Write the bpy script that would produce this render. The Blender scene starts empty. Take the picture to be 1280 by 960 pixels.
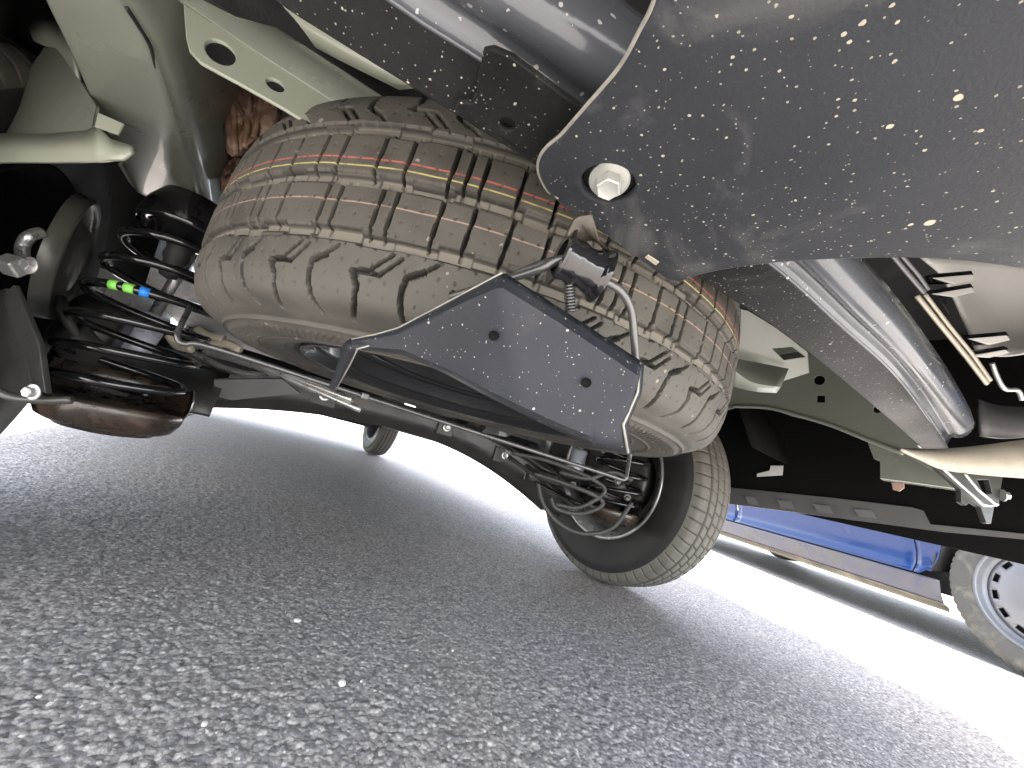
import bpy, math, random
import numpy as np
from mathutils import Vector, Matrix
random.seed(4); rs = np.random.RandomState(7)
SC = bpy.context.scene; COL = SC.collection

# ------------------------------------------------------------------ camera, world, sun, exposure
F = 487.74; W, H = 1280., 960.
CAM = np.array([-0.373837, -0.822725, 0.277732])
YAW, PIT, ROL = 0.580327, 0.183216, 0.258311
fw = np.array([math.sin(YAW)*math.cos(PIT), math.cos(YAW)*math.cos(PIT), math.sin(PIT)])
r0 = np.array([math.cos(YAW), -math.sin(YAW), 0.]); u0 = np.cross(r0, fw)
RT = math.cos(ROL)*r0+math.sin(ROL)*u0; UP = -math.sin(ROL)*r0+math.cos(ROL)*u0
cd = bpy.data.cameras.new('camera'); cam = bpy.data.objects.new('camera', cd); COL.objects.link(cam)
cd.lens = F/W*36; cd.sensor_width = 36; cd.clip_start = 0.01; cd.clip_end = 2000
cam.matrix_world = Matrix(((RT[0], UP[0], -fw[0], CAM[0]), (RT[1], UP[1], -fw[1], CAM[1]), (RT[2], UP[2], -fw[2], CAM[2]), (0, 0, 0, 1)))
SC.camera = cam

wd = bpy.data.worlds.new('World'); SC.world = wd; wd.use_nodes = True
nt = wd.node_tree; bg = nt.nodes['Background']
sky = nt.nodes.new('ShaderNodeTexSky'); sky.sky_type = 'NISHITA'; sky.sun_disc = False
SUNDIR = Vector((0.25, 0.50, -1.0)).normalized()
sky.sun_elevation = math.asin(-SUNDIR.z); sky.sun_rotation = math.atan2(-SUNDIR.x, -SUNDIR.y)
sky.dust_density = 1.0; sky.air_density = .9; sky.ozone_density = .6
hs = nt.nodes.new('ShaderNodeHueSaturation'); hs.inputs['Saturation'].default_value = .38; nt.links.new(sky.outputs[0], hs.inputs['Color']); nt.links.new(hs.outputs[0], bg.inputs[0]); bg.inputs[1].default_value = 0.115
sl = bpy.data.lights.new('sun', 'SUN'); sl.energy = 3.1; sl.angle = math.radians(0.6); sl.color = (1, 0.96, 0.90)
so = bpy.data.objects.new('sun', sl); COL.objects.link(so); so.rotation_euler = SUNDIR.to_track_quat('-Z', 'Y').to_euler(); so.location = (0, 0, 12)
SC.view_settings.view_transform = 'Standard'; SC.view_settings.look = 'None'
SC.view_settings.exposure = 3.8; SC.view_settings.gamma = 1
SC.render.engine = 'CYCLES'; SC.cycles.max_bounces = 10; SC.cycles.diffuse_bounces = 8

# ------------------------------------------------------------------ helpers
def ray(u, v): return RT*((u-640)/F)-UP*((v-480)/F)+fw
def U(u, v, d): return CAM+ray(u, v)*d                      # point at optical depth d
def UA(u, v, ax, val):                                      # point on an axis plane
    r = ray(u, v); return CAM+r*((val-CAM[ax])/r[ax])
def dep(p): return float((np.array(p)-CAM)@fw)

def link(name, me, mat=None, parent=None, smooth=True, label=None, kind=None):
    o = bpy.data.objects.new(name, me); COL.objects.link(o)
    if parent: o.parent = parent
    if mat and not me.materials: me.materials.append(mat)
    if smooth: me.polygons.foreach_set('use_smooth', [True]*len(me.polygons))
    if label: o['label'] = label
    if kind: o['kind'] = kind
    return o
def thing(name, label, cat, loc=(0, 0, 0), rz=0, group=None):
    o = bpy.data.objects.new(name, None); COL.objects.link(o); o.location = loc; o.rotation_euler = (0, 0, rz)
    o.empty_display_size = .1; o['label'] = label; o['category'] = cat
    if group: o['group'] = group
    return o
def mesh(name, V, Fc):
    me = bpy.data.meshes.new(name); me.from_pydata([tuple(map(float, v)) for v in V], [], Fc); me.update(); return me
def fastgrid(name, V, n, m, wrap_n=False, wrap_m=False):
    """V: (n,m,3) grid -> quads"""
    me = bpy.data.meshes.new(name); V = np.asarray(V, float)
    i = np.arange(n if wrap_n else n-1); j = np.arange(m if wrap_m else m-1)
    I, J = np.meshgrid(i, j, indexing='ij'); I2 = (I+1) % n; J2 = (J+1) % m
    q = np.stack([I*m+J, I2*m+J, I2*m+J2, I*m+J2], -1).reshape(-1, 4)
    me.vertices.add(n*m); me.vertices.foreach_set('co', V.reshape(-1).astype(np.float32))
    me.loops.add(q.size); me.loops.foreach_set('vertex_index', q.reshape(-1).astype(np.int32))
    me.polygons.add(len(q)); me.polygons.foreach_set('loop_start', np.arange(0, q.size, 4, dtype=np.int32))
    me.polygons.foreach_set('loop_total', np.full(len(q), 4, dtype=np.int32))
    me.update(calc_edges=True); me.validate(); return me
def catmull(P, k=8, closed=False):
    P = [np.array(p, float) for p in P]; n = len(P); out = []
    if n < 3: 
        return [P[0]+(P[-1]-P[0])*i/k for i in range(k+1)]
    rng = range(n) if closed else range(n-1)
    for i in rng:
        a = P[(i-1) % n] if (closed or i > 0) else 2*P[0]-P[1]
        b = P[i]; c = P[(i+1) % n]
        d = P[(i+2) % n] if (closed or i+2 < n) else 2*P[-1]-P[-2]
        for j in range(k):
            t = j/k; out.append(.5*((2*b)+(-a+c)*t+(2*a-5*b+4*c-d)*t*t+(-a+3*b-3*c+d)*t**3))
    if not closed: out.append(P[-1])
    return out
def resample(P, n):
    P = np.array(P, float); L = np.r_[0, np.cumsum(np.linalg.norm(np.diff(P, axis=0), axis=1))]
    t = np.linspace(0, L[-1], n); return np.stack([np.interp(t, L, P[:, k]) for k in range(P.shape[1])], 1)
def frames(P):
    P = np.array(P); T = np.gradient(P, axis=0); T /= np.linalg.norm(T, axis=1)[:, None]+1e-12
    n = np.cross(T[0], [0, 0, 1.]); 
    if np.linalg.norm(n) < .1: n = np.cross(T[0], [1., 0, 0])
    n /= np.linalg.norm(n); N = [n]
    for t in T[1:]:
        n = N[-1]-t*(N[-1]@t); N.append(n/np.linalg.norm(n))
    N = np.array(N); return P, T, N, np.cross(T, N)
def tube_mesh(name, P, r, seg=12, smooth=True, k=8, caps=True, twist=None):
    if smooth and len(P) > 2: P = catmull(P, k)
    P, T, N, B = frames(P); n = len(P); rr = np.interp(np.linspace(0, 1, n), np.linspace(0, 1, len(r)), r) if hasattr(r, '__len__') else np.full(n, r)
    a = np.linspace(0, 2*math.pi, seg, endpoint=False)
    V = P[:, None]+rr[:, None, None]*(np.cos(a)[None, :, None]*N[:, None]+np.sin(a)[None, :, None]*B[:, None])
    Fc = [(i*seg+j, i*seg+(j+1) % seg, (i+1)*seg+(j+1) % seg, (i+1)*seg+j) for i in range(n-1) for j in range(seg)]
    if caps: Fc += [tuple(range(seg))[::-1], tuple((n-1)*seg+j for j in range(seg))]
    return mesh(name, V.reshape(-1, 3), Fc)
def tube(name, P, r, mat, parent=None, **k): 
    lb = k.pop('label', None); return link(name, tube_mesh(name, P, r, **k), mat, parent, label=lb)
def lathe_mesh(name, prof, seg=64, axis='z', c=(0, 0, 0), closed=False, tmin=0, tmax=2*math.pi):
    """prof: list of (r, h)"""
    full = abs(tmax-tmin-2*math.pi) < 1e-6
    a = np.linspace(tmin, tmax, seg, endpoint=not full); p = np.array(prof, float)
    X = np.cos(a)[:, None]*p[:, 0]; Y = np.sin(a)[:, None]*p[:, 0]; Z = np.broadcast_to(p[:, 1], X.shape)
    V = np.stack([X, Y, Z], -1) if axis == 'z' else np.stack([Z, X, Y], -1)
    return fastgrid(name, V+np.array(c), seg, len(p), full, closed)
def autosm(o, ang=35):
    me = o.data; me.polygons.foreach_set('use_smooth', [True]*len(me.polygons))
    try: me.set_sharp_from_angle(angle=math.radians(ang))
    except Exception: pass
    return o
def box_mesh(name, c, s, R=None, bev=0):
    V = [np.array((x, y, z))*np.array(s)/2 for x in (-1, 1) for y in (-1, 1) for z in (-1, 1)]
    if R is not None: V = [R@v for v in V]
    V = [v+np.array(c) for v in V]
    return mesh(name, V, [(0, 1, 3, 2), (4, 6, 7, 5), (0, 4, 5, 1), (2, 3, 7, 6), (0, 2, 6, 4), (1, 5, 7, 3)])
def bev(o, w=.002, seg=2):
    m = o.modifiers.new('bevel', 'BEVEL'); m.width = w; m.segments = seg; m.limit_method = 'ANGLE'; return o
def box(name, c, s, mat, parent=None, R=None, b=.002, label=None):
    o = link(name, box_mesh(name, c, s, R), mat, parent, smooth=False, label=label); return bev(o, b) if b else o
def prism(name, pts, thick, mat, parent=None, holes=(), bevel=.0008, nrm=None, label=None, away=True):
    """flat sheet cut to an outline: pts = 3D points (coplanar-ish), holes = lists of 3D points; real thickness, real holes"""
    P = [np.array(p, float) for p in pts]; c = sum(P)/len(P)
    if nrm is None:
        n = np.zeros(3)
        for i in range(len(P)): n += np.cross(P[i]-c, P[(i+1) % len(P)]-c)
    else: n = np.array(nrm, float)
    n /= np.linalg.norm(n)
    if (n@(CAM-c)) < 0: n = -n                                # n towards the side seen
    ex = np.cross([0, 0, 1.], n)
    if np.linalg.norm(ex) < .1: ex = np.cross([0, 1., 0], n)
    ex /= np.linalg.norm(ex); ey = np.cross(n, ex)
    cu = bpy.data.curves.new(name, 'CURVE'); cu.dimensions = '2D'; cu.fill_mode = 'BOTH'; cu.extrude = max(thick/2-bevel, 1e-5); cu.bevel_depth = bevel; cu.bevel_resolution = 1; cu.offset = -bevel
    for loop in [P]+[list(h) for h in holes]:
        s = cu.splines.new('POLY'); s.points.add(len(loop)-1); s.use_cyclic_u = True
        for k, q in enumerate(loop): q = np.array(q)-c; s.points[k].co = (q@ex, q@ey, 0, 1)
    tmp = bpy.data.objects.new('tmp', cu); COL.objects.link(tmp)
    dg = bpy.context.evaluated_depsgraph_get(); me = bpy.data.meshes.new_from_object(tmp.evaluated_get(dg)); me.name = name
    bpy.data.objects.remove(tmp); bpy.data.curves.remove(cu)
    off = c-n*thick/2
    M = Matrix(((ex[0], ey[0], n[0], off[0]), (ex[1], ey[1], n[1], off[1]), (ex[2], ey[2], n[2], off[2]), (0, 0, 0, 1)))
    me.transform(M); me.materials.clear()
    o = link(name, me, mat, parent, smooth=False, label=label); return autosm(o, 25)
def on(pts, ax, val): return [UA(u, v, ax, val) for u, v in pts]
def plane3(a, b, c):
    A, B, C_ = (U(*q) for q in (a, b, c)); n = np.cross(B-A, C_-A)
    def f(u, v): r = ray(u, v); return CAM+r*(((A-CAM)@n)/(r@n))
    return f
def ell(f, u, v, ru, rv, ang=0, n=20):
    ca, sa = math.cos(ang), math.sin(ang); o = []
    for k in range(n):
        t = 2*math.pi*k/n; x, y = ru*math.cos(t), rv*math.sin(t); o.append(f(u+x*ca-y*sa, v+x*sa+y*ca))
    return o
def sheet(name, rows, thick, mat, parent=None, n=24, k=5, smooth_rows=True, label=None, sharp=40, sub=None):
    """rows of 3D points lofted to a sheet with thickness"""
    R_ = [resample(catmull(r, 8) if (smooth_rows and len(r) > 2) else r, n) for r in rows]
    if sub: 
        A = np.array(R_); cols = [np.array(catmull(list(A[:, i]), sub)) for i in range(n)]; R_ = list(np.stack(cols, 1))
    o = link(name, fastgrid(name, np.array(R_), len(R_), n), mat, parent, label=label); autosm(o, sharp)
    m = o.modifiers.new('solid', 'SOLIDIFY'); m.thickness = thick; m.offset = 0; return o
def rot_to(axis):
    return np.array(Vector(axis).to_track_quat('Z', 'Y').to_matrix())
def xform(me, R, t):
    me.transform(Matrix([list(R[0])+[t[0]], list(R[1])+[t[1]], list(R[2])+[t[2]], [0, 0, 0, 1]])); return me
def bolt(name, p, axis, r, h, mat, parent, flange=1.45, washer=None):
    """hex flange bolt head: axis points out of the head"""
    V = []; Fc = []; fr = r*flange
    rings = [(fr, 0, 24), (fr, h*.18, 24), (fr*.8, h*.28, 24)]
    for R_, z, n in rings: V += [(R_*math.cos(2*math.pi*k/24), R_*math.sin(2*math.pi*k/24), z) for k in range(24)]
    def hexr(k, R_): a = 2*math.pi*k/24; m = (a % (math.pi/3))-math.pi/6; return R_*math.cos(math.pi/6)/math.cos(m)
    for R_, z in ((r, h*.28), (r, h*.92), (r*.9, h)): V += [(hexr(k, R_)*math.cos(2*math.pi*k/24), hexr(k, R_)*math.sin(2*math.pi*k/24), z) for k in range(24)]
    V += [(r*.55*math.cos(2*math.pi*k/24), r*.55*math.sin(2*math.pi*k/24), h*.93) for k in range(24)]
    nr = 7
    for i in range(nr-1): Fc += [(i*24+k, i*24+(k+1) % 24, (i+1)*24+(k+1) % 24, (i+1)*24+k) for k in range(24)]
    Fc += [tuple((nr-1)*24+k for k in range(24)), tuple(range(24))[::-1]]
    me = xform(mesh(name, V, Fc), rot_to(axis), p); return autosm(link(name, me, mat, parent), 30)

# ------------------------------------------------------------------ materials
def MAT(name, col, rough=.5, metal=0., var=.12, vscale=30, bump=.0, bscale=200, dust=None, dustcol=(.45, .44, .40), grime=None, grimecol=(.2, .18, .15), coat=0, spec=.5, stretch=None):
    m = bpy.data.materials.new(name); m.use_nodes = True; t = m.node_tree; N = t.nodes; L = t.links
    b = N['Principled BSDF']; b.inputs['Metallic'].default_value = metal; b.inputs['Coat Weight'].default_value = coat
    b.inputs['Specular IOR Level'].default_value = spec
    tc = N.new('ShaderNodeTexCoord'); vec = tc.outputs['Object']
    if stretch:
        mp = N.new('ShaderNodeMapping'); mp.inputs['Scale'].default_value = stretch; L.new(vec, mp.inputs[0]); vec2 = mp.outputs[0]
    else: vec2 = vec
    n1 = N.new('ShaderNodeTexNoise'); n1.inputs['Scale'].default_value = vscale; n1.inputs['Detail'].default_value = 6; L.new(vec2, n1.inputs['Vector'])
    mr = N.new('ShaderNodeMapRange'); mr.inputs[1].default_value = .3; mr.inputs[2].default_value = .7; mr.inputs[3].default_value = 1-var; mr.inputs[4].default_value = 1+var; L.new(n1.outputs[0], mr.inputs[0])
    mx = N.new('ShaderNodeVectorMath'); mx.operation = 'SCALE'; mx.inputs[0].default_value = col; L.new(mr.outputs[0], mx.inputs['Scale']); c = mx.outputs[0]
    rmr = N.new('ShaderNodeMapRange'); rmr.inputs[1].default_value = .3; rmr.inputs[2].default_value = .7; rmr.inputs[3].default_value = max(rough-.08, .02); rmr.inputs[4].default_value = min(rough+.1, 1); L.new(n1.outputs[0], rmr.inputs[0]); r = rmr.outputs[0]
    def mix(fac, colr, roughv):
        nonlocal c, r
        k = N.new('ShaderNodeMix'); k.data_type = 'RGBA'; L.new(fac, k.inputs[0]); L.new(c, k.inputs[6]); k.inputs[7].default_value = (*colr, 1); c = k.outputs[2]
        q = N.new('ShaderNodeMix'); L.new(fac, q.inputs[0]); L.new(r, q.inputs[2]); q.inputs[3].default_value = roughv; r = q.outputs[0]
    if grime:
        sc, thr, amt = grime
        g = N.new('ShaderNodeTexNoise'); g.inputs['Scale'].default_value = sc; g.inputs['Detail'].default_value = 9; g.inputs['Roughness'].default_value = .65; g.inputs['Distortion'].default_value = .6; L.new(vec, g.inputs['Vector'])
        gr = N.new('ShaderNodeMapRange'); gr.inputs[1].default_value = thr; gr.inputs[2].default_value = thr+.16; gr.inputs[4].default_value = amt; L.new(g.outputs[0], gr.inputs[0]); mix(gr.outputs[0], grimecol, .85)
    for (sc, rad, prob, amt) in (dust or ()):
        v = N.new('ShaderNodeTexVoronoi'); v.inputs['Scale'].default_value = sc; L.new(vec, v.inputs['Vector'])
        nn = N.new('ShaderNodeTexNoise'); nn.inputs['Scale'].default_value = sc*2.4; nn.inputs['Detail'].default_value = 2; L.new(vec, nn.inputs['Vector'])
        sep = N.new('ShaderNodeSeparateColor'); L.new(v.outputs['Color'], sep.inputs[0])
        # radius depends on the cell's random value; only some cells carry a speck
        a = N.new('ShaderNodeMapRange'); a.inputs[1].default_value = 1-prob; a.inputs[2].default_value = 1; a.inputs[3].default_value = 0; a.inputs[4].default_value = rad; L.new(sep.outputs[0], a.inputs[0])
        w = N.new('ShaderNodeMath'); w.operation = 'MULTIPLY_ADD'; L.new(nn.outputs[0], w.inputs[0]); w.inputs[1].default_value = rad*1.7; L.new(v.outputs['Distance'], w.inputs[2])
        w2 = N.new('ShaderNodeMath'); w2.operation = 'SUBTRACT'; L.new(w.outputs[0], w2.inputs[0]); w2.inputs[1].default_value = rad*.8
        s = N.new('ShaderNodeMath'); s.operation = 'SUBTRACT'; L.new(a.outputs[0], s.inputs[0]); L.new(w2.outputs[0], s.inputs[1])
        e = N.new('ShaderNodeMapRange'); e.inputs[1].default_value = -.005; e.inputs[2].default_value = .02; e.inputs[4].default_value = amt; L.new(s.outputs[0], e.inputs[0])
        mix(e.outputs[0], dustcol, .9)
    L.new(c, b.inputs['Base Color']); L.new(r, b.inputs['Roughness'])
    if bump:
        n2 = N.new('ShaderNodeTexNoise'); n2.inputs['Scale'].default_value = bscale; n2.inputs['Detail'].default_value = 3; L.new(vec, n2.inputs['Vector'])
        bp = N.new('ShaderNodeBump'); bp.inputs['Strength'].default_value = bump; bp.inputs['Distance'].default_value = .002; L.new(n2.outputs[0], bp.inputs['Height']); L.new(bp.outputs[0], b.inputs['Normal'])
    return m
DUST = ((170, .40, .16, .8), (330, .42, .22, .65), (75, .24, .07, .9))
M = {}
M['plate'] = MAT('plate_coat', (.023, .0255, .030), .45, 0, .12, 12, .10, 900, dust=((58, .13, .30, .9), (120, .15, .40, .85), (300, .22, .38, .7), (520, .27, .4, .5)), dustcol=(.42, .39, .30), grime=(17, .53, .34), grimecol=(.15, .148, .142), spec=.22)
M['beam'] = MAT('beam_coat', (.012, .012, .012), .38, 0, .2, 20, .12, 700, dust=((110, .14, .40, .8), (280, .22, .40, .7), (520, .26, .5, .5)), dustcol=(.36, .34, .28), grime=(22, .56, .25), grimecol=(.09, .085, .07), spec=.15)
M['tubeb'] = MAT('lobe_coat', (.075, .082, .092), .2, .15, .15, 14, .04, 500, dust=((260, .38, .12, .6),), grime=(9, .58, .2), grimecol=(.18, .17, .15))
M['carrier'] = MAT('carrier_coat', (.023, .025, .031), .42, .1, .15, 16, .10, 800, dust=((100, .11, .30, .8), (260, .19, .30, .7), (520, .25, .45, .55)), dustcol=(.38, .36, .31), grime=(18, .58, .2), grimecol=(.11, .10, .09), spec=.12)
M['rod'] = MAT('rod_coat', (.10, .10, .10), .28, .6, .15, 40, .05, 400)
M['black'] = MAT('black_gloss', (.008, .008, .009), .13, 0, .3, 30, .05, 400, grime=(26, .60, .35), grimecol=(.07, .055, .04), coat=.3)
M['blackmatt'] = MAT('black_matt', (.012, .012, .013), .6, 0, .3, 30, .2, 300, grime=(12, .58, .3), grimecol=(.03, .028, .022))
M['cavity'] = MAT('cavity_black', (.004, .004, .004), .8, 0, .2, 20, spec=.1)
M['rustblack'] = MAT('rusty_seat', (.020, .014, .010), .25, 0, .3, 22, .15, 300, grime=(28, .50, .55), grimecol=(.07, .042, .026), coat=.2)
M['beamaxle'] = MAT('axle_coat', (.026, .026, .025), .36, 0, .25, 18, .2, 260, grime=(16, .54, .4), grimecol=(.06, .052, .04))
M['body'] = MAT('body_primer', (.165, .178, .148), .30, .0, .06, 8, .04, 120, grime=(9, .60, .3), grimecol=(.22, .21, .17), coat=.3)
M['body_lit'] = MAT('body_primer_lit', (.26, .28, .225), .34, 0, .05, 7, .04, 120, grime=(8, .6, .25), grimecol=(.28, .26, .2), coat=.2)  # paler copy of the primer for faces that catch more light
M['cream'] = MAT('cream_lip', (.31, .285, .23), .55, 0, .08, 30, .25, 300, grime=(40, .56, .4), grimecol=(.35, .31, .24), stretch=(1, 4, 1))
M['sealant'] = MAT('sealant_brown', (.13, .075, .045), .55, 0, .35, 60, .5, 120, grime=(60, .5, .6), grimecol=(.32, .26, .20))
M['bolt'] = MAT('bolt_zinc', (.36, .37, .35), .35, .35, .1, 80, .1, 600, grime=(120, .56, .4), grimecol=(.42, .42, .38))
M['metal'] = MAT('bare_metal', (.50, .50, .49), .32, .8, .15, 50, .2, 300, grime=(50, .55, .5), grimecol=(.25, .22, .18))
M['drum'] = MAT('drum_metal', (.045, .045, .040), .34, .3, .2, 20, .1, 200, grime=(16, .5, .5), grimecol=(.06, .05, .035))
M['rubber'] = MAT('rubber_black', (.022, .022, .021), .62, 0, .2, 20, .15, 300, grime=(14, .52, .35), grimecol=(.07, .065, .055))
M['wheelblack'] = MAT('wheel_black', (.013, .013, .014), .15, 0, .2, 20, .03, 300, coat=.3, grime=(12, .62, .25), grimecol=(.06, .055, .045))
M['silver'] = MAT('silver_paint', (.13, .135, .15), .38, .35, .06, 10, .03, 200, grime=(14, .6, .2), grimecol=(.32, .28, .22))
M['greyliner'] = MAT('bumper_inner', (.40, .40, .38), .45, 0, .1, 8, .05, 120)
M['skirt'] = MAT('skirt_plastic', (.075, .075, .075), .45, 0, .1, 14, .15, 500)
M['green'] = MAT('paint_green', (.22, .62, .10), .45); M['blue'] = MAT('paint_blue', (.02, .22, .72), .45)
M['shock'] = MAT('shock_tube', (.50, .53, .62), .3, .2, .1, 20)
M['rimgrey'] = MAT('rim_grey', (.34, .34, .33), .22, .5, .15, 20)
M['backplate'] = MAT('backing_plate_metal', (.06, .06, .052), .32, .2, .2, 20, grime=(16, .5, .4), grimecol=(.05, .045, .03))
M['recess'] = MAT('recess_plastic', (.11, .11, .115), .5, 0, .1, 20)
M['label'] = MAT('paper_label', (.5, .5, .48), .6)
M['brownclip'] = MAT('rusty_clip', (.30, .20, .16), .6, 0, .2, 80)
M['carblue'] = MAT('car_blue', (.005, .026, .110), .2, 0, .05, 3, .0, 10, coat=.12, spec=.3, grime=(6, .62, .25), grimecol=(.10, .09, .08))
M['sill'] = MAT('car_sill', (.025, .030, .055), .3, .1, .1, 6, .05, 100, coat=.4, grime=(5, .48, .6), grimecol=(.07, .065, .06))  # sill colours hold the grey blue reflection of the ground
M['cladding'] = MAT('car_cladding', (.10, .09, .07), .5, 0, .15, 9, .1, 200, grime=(7, .5, .6), grimecol=(.30, .27, .2))  # tan stands for the ground reflected in the lower plastic
M['glass'] = MAT('car_glass', (.02, .025, .03), .05, 0, .1, 5)

def rubber_tread(name, base, dustc, stripes=None, knurl=False, amt=.6):
    m = MAT(name, base, .58, 0, .10, 18, .12, 700, grime=(9, .40, amt), grimecol=dustc, dust=((150, .3, .12, .6),), dustcol=(.30, .27, .21))
    t = m.node_tree; N = t.nodes; L = t.links; b = N['Principled BSDF']; c = b.inputs['Base Color'].links[0].from_socket
    tc = N.new('ShaderNodeTexCoord'); sp = N.new('ShaderNodeSeparateXYZ'); L.new(tc.outputs['Object'], sp.inputs[0])
    vm = N.new('ShaderNodeVectorMath'); vm.operation = 'MULTIPLY'; vm.inputs[1].default_value = (1, 1, 0); L.new(tc.outputs['Object'], vm.inputs[0])
    ln = N.new('ShaderNodeVectorMath'); ln.operation = 'LENGTH'; L.new(vm.outputs[0], ln.inputs[0])
    at = N.new('ShaderNodeMath'); at.operation = 'ARCTAN2'; L.new(sp.outputs[1], at.inputs[0]); L.new(sp.outputs[0], at.inputs[1])
    st = N.new('ShaderNodeTexNoise'); st.noise_dimensions = '1D'; st.inputs['Scale'].default_value = 7; L.new(at.outputs[0], st.inputs['W'])
    def math_(op, a, bb=None, v=None):
        k = N.new('ShaderNodeMath'); k.operation = op; L.new(a, k.inputs[0])
        if bb is not None: L.new(bb, k.inputs[1])
        if v is not None: k.inputs[1].default_value = v
        return k.outputs[0]
    zz = math_('ADD', sp.outputs[2], math_('MULTIPLY', math_('SUBTRACT', st.outputs[0], v=.5), v=.0022))
    wear = N.new('ShaderNodeTexNoise'); wear.inputs['Scale'].default_value = 160; L.new(tc.outputs['Object'], wear.inputs['Vector'])
    for (z0, hw, colr, a) in (stripes or ()):
        d = math_('ABSOLUTE', math_('SUBTRACT', zz, v=z0)); e = math_('LESS_THAN', d, v=hw)
        f = math_('MULTIPLY', e, math_('GREATER_THAN', ln.outputs['Value'], v=.3065))
        wr = N.new('ShaderNodeMapRange'); wr.inputs[1].default_value = .3; wr.inputs[2].default_value = .5; wr.inputs[3].default_value = a*.45; wr.inputs[4].default_value = a; L.new(wear.outputs[0], wr.inputs[0])
        f = math_('MULTIPLY', f, wr.outputs[0])
        k = N.new('ShaderNodeMix'); k.data_type = 'RGBA'; L.new(f, k.inputs[0]); L.new(c, k.inputs[6]); k.inputs[7].default_value = (*colr, 1); c = k.outputs[2]
    if True:
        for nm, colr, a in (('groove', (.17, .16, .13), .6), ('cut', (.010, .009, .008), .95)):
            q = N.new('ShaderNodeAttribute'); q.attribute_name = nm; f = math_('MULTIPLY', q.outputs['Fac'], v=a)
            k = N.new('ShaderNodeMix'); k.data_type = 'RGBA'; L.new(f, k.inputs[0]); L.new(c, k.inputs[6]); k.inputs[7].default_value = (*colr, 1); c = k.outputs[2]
    L.new(c, b.inputs['Base Color'])
    return m
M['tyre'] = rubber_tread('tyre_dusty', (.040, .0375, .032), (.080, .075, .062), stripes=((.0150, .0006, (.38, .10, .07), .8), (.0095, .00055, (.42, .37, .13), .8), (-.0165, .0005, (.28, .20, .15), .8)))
M['tyre2'] = rubber_tread('tyre_grey', (.085, .08, .067), (.14, .131, .108), amt=.5)
M['tyreblack'] = MAT('tyre_sidewall', (.010, .0098, .0095), .6, 0, .15, 15, .1, 400, grime=(10, .52, .3), grimecol=(.05, .045, .035))
M['tyregrey'] = MAT('tyre_worn', (.050, .049, .046), .8, 0, .12, 20, .2, 300, grime=(18, .5, .4), grimecol=(.16, .15, .12))

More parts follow.
